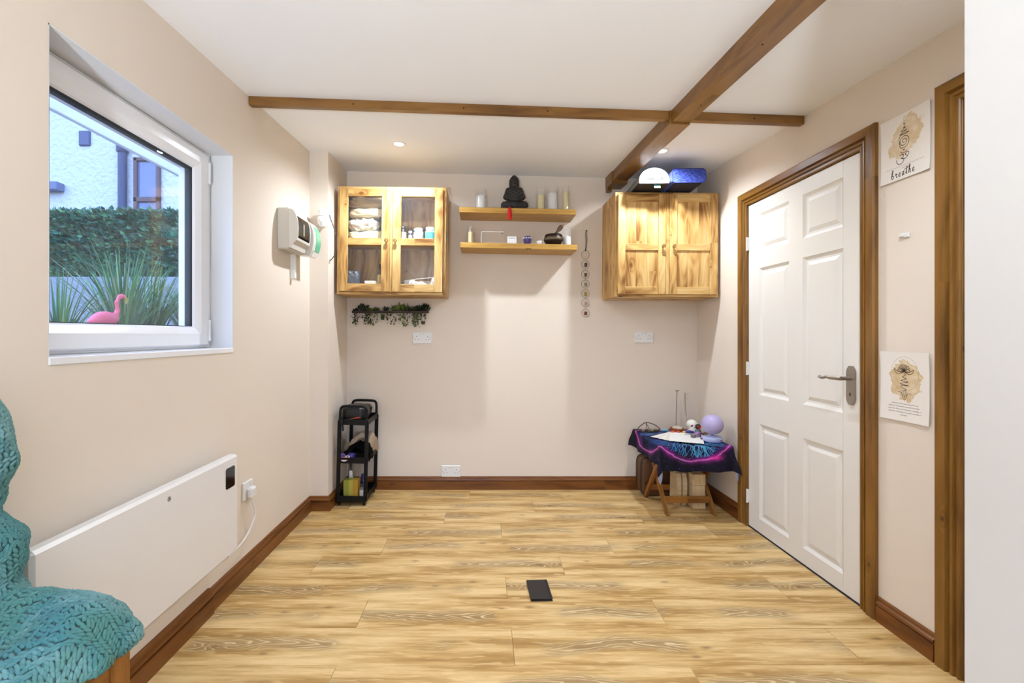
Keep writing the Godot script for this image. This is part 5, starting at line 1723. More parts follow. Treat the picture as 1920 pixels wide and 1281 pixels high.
func build_armchair():
	var t := thing("armchair", "wooden armchair in the near left corner under a teal throw", "armchair", V(-0.95, 0, 0.66))
	# faces +x; seat between z -0.30 (far arm) and 0.30
	var b: MB
	for q in [[0.165, -0.285, 0.535], [0.165, 0.285, 0.535], [-0.17, -0.29, 0.98], [-0.17, 0.29, 0.98]]:
		b = MB.new()
		b.span(Vector3(q[0] - 0.024, 0, q[1] - 0.024), Vector3(q[0] + 0.024, q[2], q[1] + 0.024), 1, 0.004)
		part(t, "leg", b, M.teak)
	for z in [-0.29, 0.29]:
		b = MB.new()
		b.span(Vector3(-0.15, 0.30, z - 0.014), Vector3(0.15, 0.37, z + 0.014), 0, 0.003)
		b.span(Vector3(-0.17, 0.545, z - 0.03), Vector3(0.15, 0.572, z + 0.03), 0, 0.006)
		part(t, "arm", b, M.teak)
	b = MB.new()
	b.span(Vector3(0.152, 0.42, -0.262), Vector3(0.183, 0.532, 0.262), 2, 0.003)
	b.span(Vector3(-0.185, 0.29, -0.27), Vector3(-0.155, 0.37, 0.27), 2, 0.003)
	part(t, "seat_rail", b, M.teak)
	b = MB.new()
	blob(b, Vector3(0.0, 0.42, 0), Vector3(0.185, 0.065, 0.262), 0.35, 0.0, 1, 1, 18, 36)
	part(t, "seat_cushion", b, mat(Color(0.62, 0.56, 0.48), 0.9))
	b = MB.new()
	b.span(Vector3(-0.185, 0.50, -0.265), Vector3(-0.155, 0.96, 0.265), 2, 0.004)
	part(t, "back_panel", b, M.teak)
	# throw over far arm, seat and back
	var kt := knit_textures()
	var m := tmat(kt[0], 0.95, Color.WHITE, 0.2)
	m.heightmap_enabled = true
	m.heightmap_texture = kt[1]
	m.heightmap_scale = 1.6
	m.uv1_triplanar = true
	m.uv1_scale = Vector3(6.4, 6.4, 6.4)
	m.rim_enabled = true
	m.rim = 0.4
	m.rim_tint = 0.6
	var n := noise(401, 1.0, 2)
	var f := func(p: Vector3) -> float:
		var q := p - Vector3(-0.95, 0, -0.66)
		# bolster-like roll over the far arm
		var d := caps(q, Vector3(-0.16, 0.578, -0.275), Vector3(0.10, 0.572, -0.262), 0.085, 0.074)
		d = smin(d, elli(q, Vector3(0.125, 0.535, -0.235), Vector3(0.075, 0.078, 0.115)), 0.05)
		d = smin(d, elli(q, Vector3(0.02, 0.50, -0.10), Vector3(0.17, 0.085, 0.24)), 0.07)
		# up the back, two bulges seen edge-on
		d = smin(d, elli(q, Vector3(-0.140, 0.715, -0.285), Vector3(0.094, 0.125, 0.083)), 0.03)
		d = smin(d, elli(q, Vector3(-0.164, 0.955, -0.285), Vector3(0.096, 0.135, 0.078)), 0.03)
		d = smin(d, caps(q, Vector3(-0.175, 0.70, 0.16), Vector3(-0.18, 1.0, 0.16), 0.09, 0.08), 0.08)
		d = smin(d, elli(q, Vector3(-0.19, 0.84, -0.06), Vector3(0.085, 0.25, 0.26)), 0.05)
		# folds sweeping diagonally over the arm, and softer lumps
		var s := sin((q.x * 0.95 + q.z * 0.75 + 0.25 * q.y) * 46.0 + 2.2 * n.get_noise_3dv(q * 5.0))
		d += 0.009 * s * smoothstep(0.72, 0.60, q.y) + 0.012 * n.get_noise_3dv(q * 9.0)
		d = maxf(d, lerpf(0.36, 0.540, smoothstep(0.0, 0.12, q.x)) - q.y)
		return maxf(d, -1.178 - p.x)
	b = MB.new()
	var got := solid(b, f, Vector3(-1.30, 0.36, -1.10), Vector3(-0.68, 1.16, -0.34), 0.0105)
	var th := thing("teal_throw", "chunky teal chenille throw draped over the armchair", "throw", Vector3.ZERO)
	part(th, "fabric", b, m)
	# chenille loops standing on the fabric, laid in slanted pairs
	var tb := MB.new()
	var rr := RandomNumberGenerator.new()
	rr.seed = 88
	var nc := noise(420, 1.0, 3)
	var ball := []
	for i in 5:
		var la := PI * i / 4.0 - PI / 2
		var ring := []
		for j in 7: ring.append(Vector3(cos(la) * cos(TAU * j / 7.0), sin(la), cos(la) * sin(TAU * j / 7.0)))
		ball.append(ring)
	for k in got[0].size():
		var p: Vector3 = got[0][k]
		var nn: Vector3 = got[1][k]
		if p.x < -1.15 or nn.length() < 0.5: continue
		var row := int(floor((p.x + p.z * 0.6 + p.y * 0.5) / 0.012))
		var t0 := nn.cross(Vector3(0.35, 0.2, 1.0)).normalized()
		var dir := t0.rotated(nn, (0.62 if row % 2 == 0 else -0.62) + rr.randf_range(-0.25, 0.25))
		var sd := nn.cross(dir)
		var c := p + nn * 0.0012
		var mm := clampf(0.42 + 1.9 * nc.get_noise_3dv(p * 6.0) + rr.randf_range(-0.22, 0.22), 0.0, 1.0)
		var col := Color(0.065, 0.195, 0.212).lerp(Color(0.175, 0.335, 0.35), mm)
		col = col.lerp(Color(0.085, 0.215, 0.175), clampf(0.25 + 1.1 * nc.get_noise_3dv(p * 7.0 + Vector3(5, 5, 5)), 0.0, 0.7))
		tb.st.set_color(col)
		var P := []
		for ring in ball:
			var row2 := []
			for v in ring: row2.append(c + dir * v.y * 0.0088 + sd * v.x * 0.0044 + nn * v.z * 0.0042)
			P.append(row2)
		tb.grid(P, true, false)
	var tm := mat(Color.WHITE, 0.95, 0.2)
	tm.vertex_color_use_as_albedo = true
	tm.rim_enabled = true
	tm.rim = 0.25
	part(th, "loops", tb, tm).set_meta("kind", "stuff")

# ------------------------------------------------------------------ slim trolley
func build_trolley():
	var at := V(-0.925, 0, 3.285)
	var t := thing("storage_trolley", "slim black three-tier trolley in the left back corner", "trolley", at)
	rot(t, Vector3(0, 0, -1.4))
	var hw := 0.103
	var hd := 0.152
	var b: MB
	for y in [0.032, 0.300, 0.568]:
		b = MB.new()
		b.box(Vector3(0, y + 0.004, 0), Vector3(hw * 2 - 0.004, 0.006, hd * 2 - 0.004), 0, 0.001)
		for sx in [-1.0, 1.0]: b.box(Vector3(sx * (hw - 0.002), y + 0.020, 0), Vector3(0.004, 0.040, hd * 2), 2, 0.001)
		for sz in [-1.0, 1.0]: b.box(Vector3(0, y + 0.020, sz * (hd - 0.002)), Vector3(hw * 2, 0.040, 0.004), 0, 0.001)
		part(t, "tray", b, M.black_plastic)
	for sx in [-1.0, 1.0]:
		for sz in [-1.0, 1.0]:
			b = MB.new()
			b.box(Vector3(sx * (hw - 0.007), 0.315, sz * (hd - 0.008)), Vector3(0.026, 0.56, 0.014), 1, 0.003)
			part(t, "post", b, M.black_plastic)
			b = MB.new()
			b.lathe([Vector2(0, -0.008), Vector2(0.014, -0.008), Vector2(0.016, -0.006), Vector2(0.016, 0.006), Vector2(0.014, 0.008), Vector2(0, 0.008)], Vector3(sx * (hw - 0.016), 0.018, sz * (hd - 0.02)), 18, Vector3.RIGHT)
			b.box(Vector3(sx * (hw - 0.016), 0.030, sz * (hd - 0.02)), Vector3(0.022, 0.012, 0.022), 1, 0.002)
			part(t, "caster", b, M.black_plastic)
	for sz in [-1.0, 1.0]:
		b = MB.new()
		var z: float = sz * (hd - 0.008)
		b.tube(smooth3([Vector3(-hw + 0.010, 0.59, z), Vector3(-hw + 0.011, 0.66, z), Vector3(-hw + 0.018, 0.688, z), Vector3(-hw + 0.04, 0.698, z), Vector3(0, 0.700, z), Vector3(hw - 0.04, 0.698, z), Vector3(hw - 0.018, 0.688, z), Vector3(hw - 0.011, 0.66, z), Vector3(hw - 0.010, 0.59, z)], 4), 0.0095, 8)
		part(t, "handle", b, M.black_plastic)
	# things on the tiers
	b = MB.new()
	blob(b, Vector3(0, 0.056, 0), Vector3(0.088, 0.058, 0.085), 0.45, 0.004, 14.0, 5, 18, 32)
	var leather := mat(Color(0.045, 0.042, 0.045), 0.35, 0.5)
	solo("black_case", "black leather case at the front of the trolley's top tray", "case", at + Vector3(0.004, 0.580, 0.040), b, leather)
	b = MB.new()
	blob(b, Vector3(0, 0.05, 0), Vector3(0.080, 0.05, 0.045), 0.6, 0.010, 20.0, 9, 16, 28)
	solo("black_pouch", "black pouch at the back of the trolley's top tray", "pouch", at + Vector3(0.004, 0.580, -0.095), b, leather)
	b = MB.new()
	b.tube([Vector3(-0.03, 0.0, 0), Vector3(0.0, 0.006, 0.001), Vector3(0.035, 0.012, 0.002), Vector3(0.05, 0.013, 0.002)], [0.002, 0.003, 0.006, 0.004], 8)
	solo("red_brush", "red-handled brush lying on the front rim of the top tray", "brush", at + Vector3(0.012, 0.607, 0.146), b, mat(Color(0.55, 0.22, 0.12), 0.5))
	b = MB.new()
	b.tube(smooth3([Vector3(0, 0.0, 0), Vector3(0.0, -0.004, 0.012), Vector3(0.002, -0.03, 0.012), Vector3(0.006, -0.07, 0.011), Vector3(0.004, -0.085, 0.011)], 4), 0.006, 6)
	solo("case_strap", "black strap hanging from the front of the top tray", "strap", at + Vector3(-0.060, 0.614, 0.146), b, M.black)
	# middle tier: grey towel and black cloth spilling over the right side
	var drape := func(x0, x1, z0, z1, top, hang, seed, amp) -> MB:
		var mb := MB.new()
		var n := noise(seed, 1.0, 2)
		var P := []
		for i in 27:
			var row := []
			for j in 21:
				var u := i / 26.0
				var q := j / 20.0
				var flat: float = x0 + (x1 - x0 + hang) * u
				var x: float = minf(flat, x1) + 0.008 * smoothstep(x1 - 0.01, x1 + 0.03, flat)
				var over: float = maxf(0.0, flat - x1)
				var y: float = top * (0.30 + 0.70 * sin(PI * clampf((minf(flat, x1) - x0) / (x1 - x0), 0.02, 1.0) * 0.72)) * (0.75 + 0.25 * sin(PI * q)) - over * 0.95
				y += amp * n.get_noise_2d(u * 3.0, q * 3.0) * (1.0 - smoothstep(0.0, 0.02, over))
				row.append(Vector3(x + 0.3 * amp * n.get_noise_2d(q * 4.0, u * 2.0) * smoothstep(0.0, 0.03, over), y, lerpf(z0, z1, q)))
			P.append(row)
		mb.grid(P, false, false)
		var Q := []
		for r in P:
			var row := []
			for v in r: row.append(v + Vector3(-0.003, -0.006, 0))
			Q.append(row)
		mb.grid(Q, false, true)
		return mb
	solo("grey_towel", "grey-beige towel bundled on the trolley's middle tray", "towel", at + Vector3(0, 0.318, 0), drape.call(-0.090, 0.112, -0.135, 0.06, 0.165, 0.11, 6, 0.035), mat(Color(0.66, 0.58, 0.50), 0.95, 0.2))
	solo("black_cloth", "black cloth over the towel spilling off the trolley's middle tray", "cloth", at + Vector3(0, 0.318, 0), drape.call(-0.080, 0.116, 0.03, 0.138, 0.110, 0.085, 12, 0.03), mat(Color(0.03, 0.027, 0.027), 0.95, 0.2))
	for k in 2:
		b = MB.new()
		blob(b, Vector3(0, 0.024, 0), Vector3(0.030, 0.026, 0.022), 0.8, 0.012, 40.0, 70 + k, 12, 18)
		solo("purple_pouch", ["purple satin pouch on the left of the trolley's middle tray", "purple satin pouch beside the black cloth on the middle tray"][k], "pouch", at + Vector3(-0.066 + 0.056 * k, 0.316 + 0.004 * k, 0.116 - 0.004 * k), b, mat(Color(0.24, 0.20, 0.55), 0.4), "purple pouches")
	b = MB.new()
	b.lathe([Vector2(0, 0), Vector2(0.033, 0.0), Vector2(0.035, 0.003), Vector2(0.035, 0.009), Vector2(0.033, 0.011), Vector2(0, 0.012)], Vector3.ZERO, 24)
	var tin := thing("round_tin", "round floral tin tilted on the front of the middle tray", "tin", at + Vector3(-0.048, 0.338, 0.128))
	rot(tin, Vector3(52, 0, 0))
	part(tin, "lid", b, mat(Color(0.80, 0.72, 0.72), 0.4))
	b = MB.new()
	for k in 9:
		var a := TAU * k / 8.0
		var rr := 0.0 if k == 8 else 0.021
		b.lathe([Vector2(0.007, 0.0116), Vector2(0.006, 0.0126), Vector2(0, 0.0128)], Vector3(cos(a) * rr, 0, sin(a) * rr), 8)
	part(tin, "flowers", b, mat(Color(0.55, 0.22, 0.28), 0.5))
	# bottom tier
	var bx := thing("tea_carton", "green and yellow carton standing in the trolley's bottom tray", "carton", at + Vector3(-0.012, 0.040, 0.092))
	for k in 3:
		b = MB.new()
		b.box(Vector3(-0.034 + 0.034 * k, 0.066, 0), Vector3(0.0335, 0.132, 0.055), 1, 0.001)
		part(bx, "carton_panel", b, mat([Color(0.56, 0.60, 0.22), Color(0.68, 0.64, 0.26), Color(0.70, 0.54, 0.17)][k], 0.6))
	jar("pump_bottle", "clear bottle with a white cap behind the green carton", at + Vector3(-0.035, 0.040, 0.035), 0.020, 0.175, Color(0.75, 0.75, 0.72), Color(0.88, 0.87, 0.85), Color(0.70, 0.70, 0.68), 0.6)
	jar("small_bottle", "small clear bottle with a white label beside the carton", at + Vector3(0.064, 0.040, 0.110), 0.015, 0.105, Color(0.45, 0.42, 0.42), Color(0.15, 0.13, 0.14), Color(0.80, 0.78, 0.76), 0.6)
	jar("blue_bottle", "dark blue bottle at the back right of the bottom tray", at + Vector3(0.062, 0.040, 0.05), 0.024, 0.155, Color(0.10, 0.11, 0.32), Color(0.12, 0.13, 0.35), Color(0.20, 0.36, 0.52), 0.7)
	b = MB.new()
	for k in 16:
		var a2 := rng.randf_range(-0.16, 0.16)
		var z2 := rng.randf_range(-0.12, -0.02)
		var x2 := rng.randf_range(-0.07, 0.04)
		b.tube([Vector3(x2, 0.0, z2), Vector3(x2 + a2 * 0.22, 0.215, z2 + 0.01)], 0.0016, 5)
	var sk := solo("reed_sticks", "bundle of pale reed sticks standing in the bottom tray", "sticks", at + Vector3(0, 0.040, 0), b, mat(Color(0.74, 0.68, 0.58), 0.7))
	sk.set_meta("kind", "stuff")

# ------------------------------------------------------------------ folding table with the galaxy cloth
func galaxy_image() -> ImageTexture:
	# flat cloth 0.86 x 0.88 m, v grows towards the front hem
	var S := 640
	var n := noise(500, 1.0, 4)
	var n2 := noise(511, 1.0, 2)
	var cx := 0.50
	var cy := 0.46
	var R := 0.445
	var im := Image.create(S, S, false, Image.FORMAT_RGB8)
	for y in S:
		for x in S:
			var u := float(x) / S
			var v := float(y) / S
			var r := Vector2((u - cx), (v - cy)).length() + 0.012 * n.get_noise_2d(u * 9.0, v * 9.0)
			var ne := n.get_noise_2d(u * 4.0, v * 4.0)
			var c := Color(0.085, 0.075, 0.13)
			c = c.lerp(Color(0.12, 0.11, 0.30), clampf(0.35 + ne, 0.0, 1.0) * (1.0 if r < R else 0.25))
			c = c.lerp(Color(0.36, 0.16, 0.46), clampf(n2.get_noise_2d(u * 3.0 + 9.0, v * 3.0), 0.0, 1.0) * (0.8 if r < R else 0.15))
			var g := exp(-pow((r - R) / 0.028, 2.0)) * (0.65 + 0.5 * ne)
			c = c.lerp(Color(0.66, 0.16, 0.58), clampf(g, 0.0, 0.95))
			var g2 := exp(-pow((r - R) / 0.006, 2.0))
			c = c.lerp(Color(0.92, 0.62, 0.86), g2 * 0.7)
			var p := exp(-(pow((u - 0.70) / 0.06, 2.0) + pow((v - 0.875) / 0.022, 2.0)))
			c = c.lerp(Color(0.86, 0.16, 0.58), p * 0.8)
			im.set_pixel(x, y, c)
	var r2 := RandomNumberGenerator.new()
	r2.seed = 12
	# stars
	for k in 420:
		dab(im, Vector2(r2.randf() * S, r2.randf() * S), r2.randf_range(0.4, 1.8), Color(0.85, 0.86, 0.95), r2.randf_range(0.3, 0.9))
	# roots fanning out below, branches above
	var queue := []
	for k in 26:
		var a := lerpf(0.14, PI - 0.14, (k + r2.randf_range(-0.3, 0.3)) / 25.0)
		queue.append([Vector2(0.5 + cos(a) * 0.05, 0.55 + sin(a) * 0.02), a, 0.13, 3.4, 0])
	for k in 16:
		var a2 := -lerpf(0.2, PI - 0.2, (k + r2.randf()) / 16.0)
		queue.append([Vector2(0.5, 0.38), a2, 0.12, 2.6, 1])
	while queue.size():
		var q: Array = queue.pop_back()
		var p: Vector2 = q[0]
		var a3: float = q[1]
		var pts := [p * S]
		for s in 5:
			a3 += r2.randf_range(-0.32, 0.32)
			p += Vector2(cos(a3), sin(a3)) * float(q[2]) / 5.0
			pts.append(p * S)
		if Vector2(p.x - cx, p.y - cy).length() > R - 0.02: continue
		var tone: float = clampf(1.0 - absf(p.x - 0.55) * 2.2, 0.0, 1.0)
		var col := Color(0.10, 0.22, 0.50).lerp(Color(0.18, 0.58, 0.78), tone) if q[4] == 0 else Color(0.36, 0.50, 0.72)
		stroke(im, pts, q[3], col, 0.8)
		if q[3] > 0.9: stroke(im, pts, float(q[3]) * 0.35, Color(0.62, 0.82, 0.90).lerp(col, 1.0 - tone), 0.7)
		if q[3] > 0.7:
			for e in (2 if r2.randf() < 0.75 else 3):
				queue.append([p, a3 + r2.randf_range(-0.55, 0.55), float(q[2]) * 0.80, float(q[3]) * 0.62, q[4]])
	return ImageTexture.create_from_image(im)

func build_table():
	var X0 := 1.145
	var X1 := 1.598
	var D0 := 2.885
	var D1 := 3.395
	var top := 0.483
	var t := thing("folding_table", "small folding teak table with crossed legs in the right back corner", "table", V(1.38, 0, 3.14))
	var o := V(1.38, 0, 3.14)
	var b := MB.new()
	b.span(V(X0 + 0.012, top - 0.020, D0 + 0.012) - o, V(X1 - 0.012, top - 0.003, D1 - 0.012) - o, 0, 0.003)
	part(t, "tabletop", b, M.teak)
	var slant := func(x: float, w: float, da: float, db: float) -> MB:
		var mb := MB.new()
		var p := []
		for yy in [0.0, top - 0.021]:
			var d: float = lerpf(da, db, yy / (top - 0.021))
			for e in [[-1, -1], [1, -1], [1, 1], [-1, 1]]:
				p.append(V(x + e[0] * w * 0.5, yy, d + e[1] * 0.019) - o)
		mb.hexa(p, 1)
		return mb
	for x in [1.224, 1.540]:
		part(t, "leg", slant.call(x, 0.021, 2.978, 3.36), M.teak)
	for x in [1.200, 1.564]:
		part(t, "leg", slant.call(x, 0.021, 3.318, 2.96), M.teak)
	b = MB.new()
	b.span(V(1.235, 0.062, 3.026) - o, V(1.529, 0.106, 3.044) - o, 0, 0.003)
	part(t, "stretcher", b, M.teak)
	b = MB.new()
	b.span(V(1.211, 0.075, 3.25) - o, V(1.553, 0.112, 3.267) - o, 0, 0.003)
	part(t, "stretcher", b, M.teak)
	# cloth
	var cm := tmat(galaxy_image(), 0.75, Color.WHITE, 0.3)
	var n := noise(600, 1.0, 2)
	var W0 := X0 - 0.135
	var W1 := X1 + 0.105
	var F0 := D0 - 0.172
	var F1 := D1 + 0.045
	var P := []
	var Q := []
	var NU := 96
	var NV := 84
	for i in NU + 1:
		var row := []
		var row2 := []
		for j in NV + 1:
			var x := lerpf(W0, W1, float(i) / NU)
			var d := lerpf(F1, F0, float(j) / NV)
			var px := clampf(x, X0, X1)
			var pd := clampf(d, D0, D1)
			var e := Vector2(x - px, d - pd)
			var L := e.length()
			var dir := e / L if L > 1e-5 else Vector2.ZERO
			var corner: float = absf(dir.x * dir.y) * 2.0
			var wave: float = 0.014 * sin(x * 30.0 + 1.0) * absf(dir.y) + 0.012 * sin(d * 26.0) * absf(dir.x)
			var out := minf(L, 0.012) + maxf(0.0, L - 0.012) * (0.09 + 0.12 * corner) + wave * smoothstep(0.0, 0.16, L)
			# deep fold next to the front left corner
			var fold := exp(-pow((x - (X0 + 0.095)) / 0.022, 2.0)) * smoothstep(0.02, 0.16, L) * (1.0 if dir.y < -0.5 else 0.0)
			out -= 0.030 * fold
			var y := top + 0.001 - maxf(0.0, L - 0.010) * (0.985 - 0.06 * corner) + 0.0025 * n.get_noise_2d(x * 9.0, d * 9.0)
			var at := V(minf(px + dir.x * out, XR - 0.012 - 0.01 * (0.5 + 0.5 * sin(d * 40.0))), y, pd + dir.y * out)
			at.z = maxf(at.z, -(DB - 0.022))
			row.append(at)
			row2.append(at + Vector3(dir.x * -0.0012, -0.0012 if L < 0.01 else 0.0, dir.y * 0.0012))
		P.append(row)
		Q.append(row2)
	b = MB.new()
	b.grid(P, false, true)
	var cl := thing("galaxy_cloth", "dark galaxy-print cloth with blue roots and a magenta ring over the small table", "tablecloth", Vector3.ZERO)
	part(cl, "printed_face", b, cm)
	b = MB.new()
	b.grid(Q, false, false)
	part(cl, "plain_underside", b, mat(Color(0.62, 0.64, 0.74), 0.85, 0.2), "pale grey-blue underside")
	for q in [[X0 - 0.020, D0 - 0.034, 0.335, 0.042, 0.092], [X1 + 0.024, D0 - 0.026, 0.345, 0.036, 0.085]]:
		b = MB.new()
		var C := []
		for i in 9:
			var rw := []
			for j in 7:
				var u := i / 8.0
				var vq := (j / 6.0 - 0.5) * 2.0
				var ww: float = q[3] * 0.5 * (0.7 + 1.0 * u) * pow(1.0 - u, 0.75)
				rw.append(V(minf(q[0] + vq * ww + 0.006 * u, XR - 0.008), q[2] - u * float(q[4]), float(q[1]) - 0.006 * (1.0 - vq * vq) + 0.01 * u))
			C.append(rw)
		b.grid(C, false, false)
		part(cl, "turned_corner", b, mat(Color(0.62, 0.64, 0.74), 0.85, 0.2), "pale turned-over corner")
	# --- things under the table
	var s := thing("vintage_suitcase", "brown vintage suitcase standing behind the folding table's legs", "suitcase", V(1.36, 0, 3.385))
	b = MB.new()
	blob(b, Vector3(0, 0.146, 0), Vector3(0.185, 0.146, 0.068), 0.28, 0.0, 1, 1, 22, 44)
	part(s, "shell", b, mat(Color(0.36, 0.23, 0.12), 0.45))
	b = MB.new()
	for z in [-0.045, 0.045]:
		var lp := []
		for k in 41:
			var a := TAU * k / 40.0
			var sx := signf(cos(a)) * pow(absf(cos(a)), 0.3)
			var sy := signf(sin(a)) * pow(absf(sin(a)), 0.3)
			lp.append(Vector3(sx * 0.184, 0.146 + sy * 0.145, z))
		b.tube(lp, 0.006, 6, false)
	part(s, "edge_trim", b, mat(Color(0.14, 0.085, 0.05), 0.5))
	b = MB.new()
	b.box(Vector3(0, 0.10, 0.069), Vector3(0.34, 0.030, 0.004), 0, 0.001)
	part(s, "strap", b, mat(Color(0.36, 0.19, 0.10), 0.5))
	for k in 2:
		b = MB.new()
		var pf := PackedVector2Array()
		for q in [[0.0, 0.0], [0.10, 0.0], [0.118, 0.03], [0.122, 0.11], [0.116, 0.18], [0.100, 0.222], [0.07, 0.238], [0.0, 0.238]]:
			pf.append(Vector2(q[0], q[1]))
		b.extrude(pf, Vector3(-0.016, 0, -0.05), Vector3.BACK, Vector3.UP, Vector3.RIGHT * 0.031)
		var bd := solo("rounded_board", ["rounded pale wooden board on edge under the table, nearer the suitcase", "rounded pale wooden board on edge beside the wooden block"][k], "board", V(1.368 + 0.040 * k, 0.001, 3.200), b, M.pale_wood, "boards under the table")
		bd.rotation_degrees = Vector3(0, 0, -1.2)
	var bk := thing("wooden_block", "pale wooden box block under the table beside the rounded boards", "block", V(1.490, 0, 3.165))
	b = MB.new()
	b.box(Vector3(0, 0.0795, 0), Vector3(0.088, 0.159, 0.15), 1, 0.002)
	part(bk, "lower_block", b, M.pale_wood)
	b = MB.new()
	b.uo = Vector2(0.3, 0.4)
	b.box(Vector3(0, 0.1985, 0), Vector3(0.088, 0.077, 0.15), 1, 0.002)
	part(bk, "upper_block", b, M.pale_wood)
	b = MB.new()
	blob(b, Vector3(0, 0.07, 0), Vector3(0.034, 0.07, 0.06), 0.6, 0.01, 20.0, 44, 12, 20)
	solo("black_bag", "small black bag in the shadow right of the wooden block", "bag", V(1.592, 0, 3.27), b, M.black)
	# --- things on the cloth
	var yt := top + 0.0045
	var r := RandomNumberGenerator.new()
	r.seed = 5
	for k in 5:
		b = MB.new()
		var G := []
		var H := []
		for i in 13:
			var row := []
			var row2 := []
			for j in 10:
				var lx := lerpf(-0.1485, 0.1485, i / 12.0)
				var lz := lerpf(-0.105, 0.105, j / 9.0)
				var a := deg_to_rad(-38.0 - 7.0 * k)
				var wx := 1.352 + 0.010 * k + lx * cos(a) - lz * sin(a)
				var wd := 3.145 - 0.018 * k - (lx * sin(a) + lz * cos(a))
				var over := maxf(0.0, D0 - 0.004 - wd)
				var wy := yt + 0.0016 * k - over * 0.55 + 0.0015 * absf(sin(lx * 20.0 + k)) * smoothstep(0.10, 0.148, absf(lx))
				row.append(V(wx, wy, wd))
				row2.append(V(wx, wy - 0.0006, wd))
			G.append(row)
			H.append(row2)
		b.grid(G, false, true)
		b.grid(H, false, false)
		solo("paper_sheet", ["lowest white sheet of the fanned papers on the galaxy cloth", "second white sheet from the bottom of the fanned papers", "middle white sheet of the fanned papers on the cloth", "second white sheet from the top of the fanned papers", "topmost white sheet of the fanned papers on the galaxy cloth"][k], "paper", Vector3.ZERO, b, mat(Color(0.90, 0.89, 0.865) if k % 2 == 0 else Color(0.87, 0.83, 0.78), 0.75, 0.3), "papers on the small table")
	# lilac globe lamp
	var g := thing("globe_lamp", "lilac globe-shaped lamp on a round base at the right of the small table", "lamp", V(1.535, yt, 3.0))
	b = MB.new()
	b.lathe([Vector2(0, 0), Vector2(0.056, 0.0), Vector2(0.060, 0.004), Vector2(0.060, 0.026), Vector2(0.055, 0.033), Vector2(0.02, 0.037), Vector2(0, 0.037)], Vector3.ZERO, 32)
	part(g, "base", b, mat(Color(0.70, 0.73, 0.88), 0.4))
	b = MB.new()
	b.lathe([Vector2(0.010, 0.035), Vector2(0.007, 0.045), Vector2(0.012, 0.056)], Vector3.ZERO, 16)
	part(g, "neck", b, mat(Color(0.55, 0.56, 0.78), 0.4))
	b = MB.new()
	var pr := []
	for k in 25:
		var a := -PI / 2 + (PI * 0.87) * k / 24.0
		pr.append(Vector2(cos(a) * 0.0685, 0.113 + sin(a) * 0.0655))
	pr.append(Vector2(0.024, 0.170))
	pr.append(Vector2(0.0, 0.166))
	b.lathe(pr, Vector3.ZERO, 36)
	var globe := mat(Color(0.71, 0.66, 0.82), 0.35)
	globe.subsurf_scatter_enabled = true
	globe.subsurf_scatter_strength = 0.1
	part(g, "globe", b, globe)
	b = MB.new()
	b.box(Vector3(0.03, 0.014, 0.053), Vector3(0.012, 0.006, 0.006), 0, 0.001)
	part(g, "button", b, mat(Color(0.30, 0.30, 0.42), 0.5))
	# incense burner with a tall rod
	var bn := thing("incense_burner", "small wooden incense burner with a tall metal rod on the table", "incense burner", V(1.428, yt, 3.30))
	b = MB.new()
	b.lathe([Vector2(0, 0), Vector2(0.046, 0), Vector2(0.051, 0.008), Vector2(0.050, 0.024), Vector2(0.045, 0.028), Vector2(0.040, 0.024), Vector2(0, 0.020)], Vector3.ZERO, 24)
	part(bn, "dish", b, mat(Color(0.50, 0.24, 0.09), 0.45))
	b = MB.new()
	blob(b, Vector3(0.004, 0.026, 0), Vector3(0.036, 0.014, 0.034), 0.9, 0.008, 40.0, 81, 10, 18)
	part(bn, "ash", b, mat(Color(0.74, 0.68, 0.60), 0.9))
	b = MB.new()
	b.tube([Vector3(-0.008, 0.02, 0), Vector3(-0.005, 0.15, 0), Vector3(0.0, 0.300, 0)], 0.0018, 6)
	b.tube([Vector3(-0.014, 0.2985, 0), Vector3(0.0, 0.3005, 0), Vector3(0.018, 0.303, 0)], [0.001, 0.0035, 0.001], 6)
	part(bn, "rod", b, mat(Color(0.27, 0.22, 0.20), 0.4, 0.5, 0.7))
	# skull ornament, feather, heart stone
	var sk := thing("skull_ornament", "white painted skull ornament at the back of the small table", "ornament", V(1.528, yt, 3.275))
	b = MB.new()
	var f := func(p: Vector3) -> float:
		var q := Vector3(absf(p.x), p.y, p.z)
		var d := elli(p, Vector3(0, 0.056, -0.004), Vector3(0.038, 0.036, 0.040))
		d = smin(d, elli(p, Vector3(0, 0.024, 0.014), Vector3(0.027, 0.024, 0.024)), 0.012)
		d = smin(d, elli(p, Vector3(0, 0.010, 0.0), Vector3(0.036, 0.010, 0.034)), 0.012)
		d = maxf(d, -elli(q, Vector3(0.015, 0.052, 0.036), Vector3(0.0095, 0.010, 0.012)))
		d = maxf(d, -elli(p, Vector3(0, 0.034, 0.038), Vector3(0.005, 0.008, 0.008)))
		return maxf(d, -p.y)
	solid(b, f, Vector3(-0.048, -0.004, -0.052), Vector3(0.048, 0.098, 0.048), 0.0036)
	part(sk, "skull", b, mat(Color(0.88, 0.86, 0.82), 0.5))
	b = MB.new()
	for sx in [-1.0, 1.0]: blob(b, Vector3(0.015 * sx, 0.052, 0.026), Vector3(0.008, 0.009, 0.006), 1.0, 0, 1, 1, 8, 12)
	part(sk, "eye", b, mat(Color(0.62, 0.16, 0.14), 0.4))
	b = MB.new()
	b.tube(smooth3([Vector3(0.012, 0.0, 0), Vector3(0.008, 0.10, 0.0), Vector3(0.0, 0.18, 0.004), Vector3(0.004, 0.27, 0.002)], 5), 0.0012, 5)
